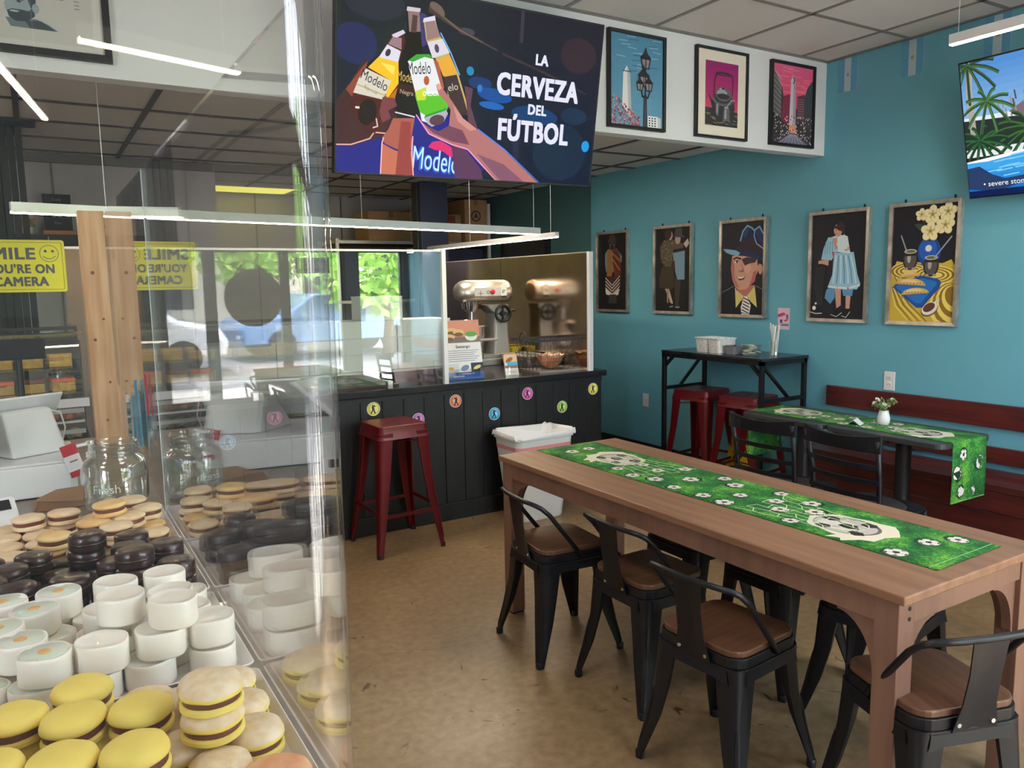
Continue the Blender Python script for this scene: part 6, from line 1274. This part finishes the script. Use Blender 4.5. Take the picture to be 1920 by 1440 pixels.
for sh, (z, y, m_, nm) in enumerate(((1.0, 3.88, CRO, 'glazed brown pastry roll'), (.906, 3.87, NUT, 'nut-covered pastry roll'))):
    for k in range(12):
        x = .105-.062*k; s_ = single('pastry', G().loft([[(u, .045*w_*cos(2*pi*j/10)+.01*sin(4*u*20), .022*w_+.022*w_*sin(2*pi*j/10)) for j in range(10)] for u, w_ in ((-.028, .6), (-.02, .95), (0, 1.1), (.02, .95), (.028, .6))]), m_, '%s in the display case, %s from the right' % (nm, ORD[k]), 'pastry', (x, y+rg.uniform(-.004, .004), z-.014 if sh == 0 else z-.005), rg.uniform(-.15, .15), 'pastries in the display case', smooth=True)
ob('pastry_shelf', rel(G().box(-1.38, .148, 3.825, 3.95, .976, .985), *o_), M['alu'], t)

# ================================================================ KITCHEN BACKGROUND
t = thing('dark_column', 'dark navy duct column reaching the kitchen ceiling', 'column', (3.27, 6.83, 0))
ob('shaft', G().box(-.14, .14, -.1, .1, 0, 2.494), M['blue'], t, bevel=.004); ob('cover_strip', G().box(-.155, -.14, -.04, .06, 0, 2.49), M['dark'], t)
t = thing('dark_curtain_column', 'black fluted column at the left edge under the low ceiling', 'column', (-.14, 5.6, 0))
g = G()
for k in range(8): g.box(-.16+.04*k, -.125+.04*k, -.15-.006*(k % 2), .15, 0, 2.494)
ob('fluted_shaft', g, M['black'], t, kind='stuff')
t = thing('storage_shelving', 'tall steel kitchen shelving carrying cardboard boxes near the ceiling', 'shelving', (3.6, 7.9, 0))
for z in (.4, .9, 1.4, 2.0): ob('shelf', G().box(-1.0, .78, -.3, .3, z-.03, z), M['steel'], t)
for x in (-.98, -.1, .76):
    for y in (-.28, .28): ob('upright', G().box(x-.015, x+.015, y-.015, y+.015, 0, 2.42 if x > 0 else 2.02), M['alu'], t)
ob('lower_bins', G().box(-.9, .7, -.25, .25, 1.402, 1.93), M['blue'], t, bevel=.01)
BX = [((3.23, 7.85), .53, .4, .3, 'wide cardboard box with a bright left side on the kitchen shelving'), ((3.64, 7.95), .25, .3, .34, 'upright cardboard box just left of the dark navy column'), ((4.0, 7.9), .3, .4, .3, 'reddish-printed cardboard box right of the dark navy column'), ((4.25, 7.72), .14, .3, .46, 'tall cardboard box with a round mark on the kitchen shelving')]
BX = [((3.22, 7.85), .5, .4, .3, BX[0][4]), ((3.63, 7.95), .24, .3, .35, BX[1][4]), ((3.93, 7.9), .26, .4, .3, BX[2][4]), ((4.22, 7.85), .28, .4, .46, BX[3][4])]
for (x, y), w_, d_, h_, lb in BX:
    b_ = thing('cardboard_box', lb, 'box', (x, y, 2.001), 0, 'cardboard boxes on the kitchen shelving'); ob('carton', G().box(-w_/2, w_/2, -d_/2, d_/2, 0, h_), M['card'], b_, bevel=.003); ob('tape', G().box(-.025, .025, -d_/2-.001, d_/2+.001, h_-.06, h_+.001), mat('brown_tape', (150, 112, 74), .3), b_)
    if h_ > .4: a = Art(); a.ell((70, 62, 60), 0, .0, .06); a.ell((178, 140, 100), 0, 0, .045); a.poly((70, 62, 60), [(0, .04), (.03, -.02), (-.03, -.02)]); a.build('round_mark', PRINT, b_, mx=Matrix.Translation((0, -d_/2-.002, h_*.62)) @ Matrix.Rotation(R(90), 4, 'X'))
    if 'reddish' in lb: a = Art(); a.rect((140, 60, 56), -.1, .0, .06, .1); a.rect((120, 80, 70), .02, -.08, .04, .06); a.build('red_print', PRINT, b_, mx=Matrix.Translation((0, -d_/2-.002, h_*.6)) @ Matrix.Rotation(R(90), 4, 'X'))
dr = struct('door_1', G().box(XW-.02, XW+.011, 6.6, 7.42, 0, 1.985), M['dark']); ob('door_frame', G().box(XW-.03, XW+.011, 6.55, 6.6, 0, 2.03).box(XW-.03, XW+.011, 7.42, 7.47, 0, 2.03).box(XW-.03, XW+.011, 6.6, 7.42, 1.985, 2.03), M['black'], dr)
ob('door_handle', G().box(XW-.06, XW-.02, 6.66, 6.68, .98, 1.0).box(XW-.06, XW-.045, 6.66, 6.76, .985, .995), M['chrome'], dr)
t = thing('wall_shelf', 'dark wall shelf below the small chalkboard, far left kitchen wall', 'shelf', (.1, 6.38, 1.93)); ob('board', G().box(-.5, .62, -.11, .11, -.07, 0), M['dark'], t); ob('bracket', G().box(-.3, -.28, -.1, .11, -.16, -.07).box(.4, .42, -.1, .11, -.16, -.07), M['dark'], t)
t = thing('chalkboard', 'small black chalkboard with white lettering above the far wall shelf', 'chalkboard', mx=wallmx((.19, 6.36, 2.085), 'front'))
ob('slate', G().box(-.085, .085, -.125, .125, -.008, 0), M['black'], t); a = Art(); a.text((176, 176, 176), 'DAKIT', .0, .03, .022, bold=0); a.text((196, 196, 196), 'OLAU', .02, -.03, .034, bold=0); a.text((150, 150, 150), 'Hot', 0, -.08, .02, bold=0); a.text((150, 150, 150), 'Daily', 0, .08, .02, bold=0); a.build('chalk_writing', PRINT, t, z=.001)
ob('wooden_foot', G().box(-.095, .095, -.155, -.125, -.03, .03), mat('orange_wood', (214, 140, 100), .5), t)
t = thing('flower_pot', 'small pot of orange flowers on the far wall shelf', 'flowers', (.0, 6.38, 1.931)); ob('pot', G().lathe([(.03, 0), (.04, .05)], 16), M['plastic'], t)
g = G(); gfl = G()
for k in range(30): an, rr2 = rg.uniform(0, 6.3), rg.uniform(0, .05); (g if k % 3 else gfl).ball((rr2*cos(an), rr2*sin(an), .06+rg.uniform(0, .05)), .012, 6, 4)
ob('blossoms', g, mat('orange_petal', (226, 130, 80), .6), t, kind='stuff'); ob('greenery', gfl, M['leaf'], t, kind='stuff')
t = thing('small_bottle', 'small amber bottle at the right end of the far wall shelf', 'bottle', (.46, 6.38, 1.931)); ob('glass', G().lathe([(.018, 0), (.018, .07), (.007, .09), (.007, .12)], 14), mat('amber_glass', (190, 130, 70), .2), t, smooth='auto'); ob('label', G().lathe([(.0185, .02), (.0185, .05)], 14, cap=False), M['plastic'], t)
t = thing('air_vent', 'dark square air vent in the far left kitchen ceiling', 'vent', (-.05, 5.36, 2.497)); ob('vent_frame', G().box(-.14, .14, -.12, .12, -.004, .004), M['dark'], t)
for k in range(6): ob('louvre', G().box(-.125, .125, -.1+.036*k, -.085+.036*k, -.01, -.004), M['black'], t)

# ================================================================ STREET OUTSIDE THE WINDOWS (seen mirrored in the guards)
struct('ground', G().box(-30, 40, -40, YF-.12, -.12, -.02), mat('asphalt', (120, 120, 122), .9, c2=(104, 104, 108), scale=2))
struct('ground_sidewalk', G().box(-30, 40, -3.6, YF-.12, -.02, .0), mat('pale_concrete', (190, 186, 178), .9, c2=(176, 172, 164), scale=3))
def leaves(n, c, r3, seed, sz=.09):
    q = random.Random(seed); g = G()
    for k in range(n):
        d = V((q.gauss(0, 1), q.gauss(0, 1), q.gauss(0, 1))).normalized(); p = V(c)+V((d.x*r3[0], d.y*r3[1], d.z*r3[2]))*q.uniform(.55, 1)
        a1 = V((q.uniform(-1, 1), q.uniform(-1, 1), q.uniform(-1, 1))).normalized()*sz; b1 = a1.cross(V((q.uniform(-1, 1), q.uniform(-1, 1), q.uniform(-1, 1)))).normalized()*sz*.5
        g.add([p-a1, p+b1, p+a1, p-b1], [(0, 1, 2, 3)])
    return g
LF = mat('street_tree_leaf', (130, 184, 66), .6, c2=(180, 214, 110), scale=2)
for i, (x, y, h, r_) in enumerate(((6.6, -7.2, 1.6, 1.9), (5.2, -12.5, 2.4, 2.2), (11.5, -11, 3.0, 2.4))):
    t = thing('street_tree', ('leafy tree outside the windows, nearest to the building', 'leafy tree outside across the parked cars', 'leafy tree outside farthest along the street')[i], 'tree', (x, y, -.02), 0, 'street trees seen in reflection')
    ob('trunk', G().tube([(0, 0, 0), (.05, .03, h*.5), (-.05, 0, h)], [.14, .11, .07], 8), mat('bark', (96, 78, 62), .9), t, smooth=True); ob('foliage', leaves(1500, (0, 0, h+r_*.35), (r_, r_*.8, r_*.75), i, .16), LF, t, kind='stuff')
def car(label, loc, rz, col):
    c = thing('parked_car', label, 'car', loc, rz, 'cars seen in reflection'); pm = mat('car_paint_%d' % col[0], col, .25, .2, coat=.8)
    pr = [(-2.2, .35), (-2.25, .7), (-2.1, .9), (-1.2, 1.0), (-.6, 1.42), (.7, 1.45), (1.35, 1.02), (2.05, .85), (2.2, .6), (2.15, .35)]
    ob('body', G().loft([[(x*k, y, .3+(z-.3)*kz) for x, z in pr] for y, k, kz in ((-.88, .97, .94), (-.8, 1, 1), (.8, 1, 1), (.88, .97, .94))]), pm, c, bevel=.04)
    ob('side_windows', G().loft([[(x, y, z) for x, z in ((-1.05, 1.02), (-.55, 1.36), (.65, 1.38), (1.2, 1.02))] for y in (-.875, .875)]), M['black'], c)
    for x in (-1.35, 1.4):
        for y in (-.8, .8): ob('wheel', G().lathe([(.32, -.1), (.33, 0), (.32, .1)], 20, Matrix.Translation((x, y, .33)) @ Matrix.Rotation(R(90), 4, 'X')), M['black'], c)
    return c
car('white parked car outside the windows', (.9, -7.0, -.02), R(6), (232, 234, 236)); car('blue parked car outside the windows', (5.8, -9.0, -.02), R(-4), (110, 150, 196))
t = thing('street_building', 'pale building across the street', 'building', (2, -17, -.02)); ob('walls', G().box(-12, 12, -2, 2, 0, 5), mat('pale_render', (224, 218, 204), .8), t); ob('roof', G().box(-12.4, 12.4, -2.4, 2.4, 5, 5.3), M['wallgrey'], t)
for k in range(10): ob('building_window', G().box(-11+2.3*k, -9.6+2.3*k, 2, 2.05, 1, 3), M['dark'], t)
for i, x in enumerate((1.4, 6.8)): tt_ = single('yellow_bollard', G().lathe([(.08, 0), (.08, .95), (.04, 1.02)], 14, c=(x, -4.0)), M['yellow'], 'yellow bollard on the kerb outside, %s' % ('left of the blue car', 'right of the blue car')[i], 'bollard', (0, 0, -.02))
t = thing('window_decal', 'large round frosted decal on the shop window behind the viewer', 'decal', mx=wallmx((2.36, YF-.05, 1.42), 'back'))
ob('frosted_disc', G().lathe([(.36, 0), (.36, .002)], 40), mat('decal_grey', (150, 160, 158), .6), t)
a = Art(); a.text((96, 106, 110), 'Seatango', 0, .04, .12, mirror=True); a.text((96, 106, 110), 'Cafe', .03, -.14, .12, mirror=True); a.build('script', PRINT, t, z=.003)
t = thing('open_sign', 'black framed OPEN sign hanging in the shop window behind the viewer', 'sign', mx=wallmx((3.12, YF-.02, 1.82), 'back'))
ob('panel', G().box(-.22, .22, -.1, .1, -.01, 0), M['black'], t); a = Art(); a.poly((226, 226, 230), rrect(-.2, .2, -.085, .085, .03)); a.poly((20, 22, 28), rrect(-.19, .19, -.075, .075, .025)); a.text((226, 226, 230), 'OPEN', 0, -.035, .075, mirror=True, bold=.03); a.build('letters', PRINT, t, z=.001)
ob('cord', G().tube([(-.15, .1, -.005), (-.15, .2, -.005)], .002, 4).tube([(.15, .1, -.005), (.15, .2, -.005)], .002, 4), M['black'], t)
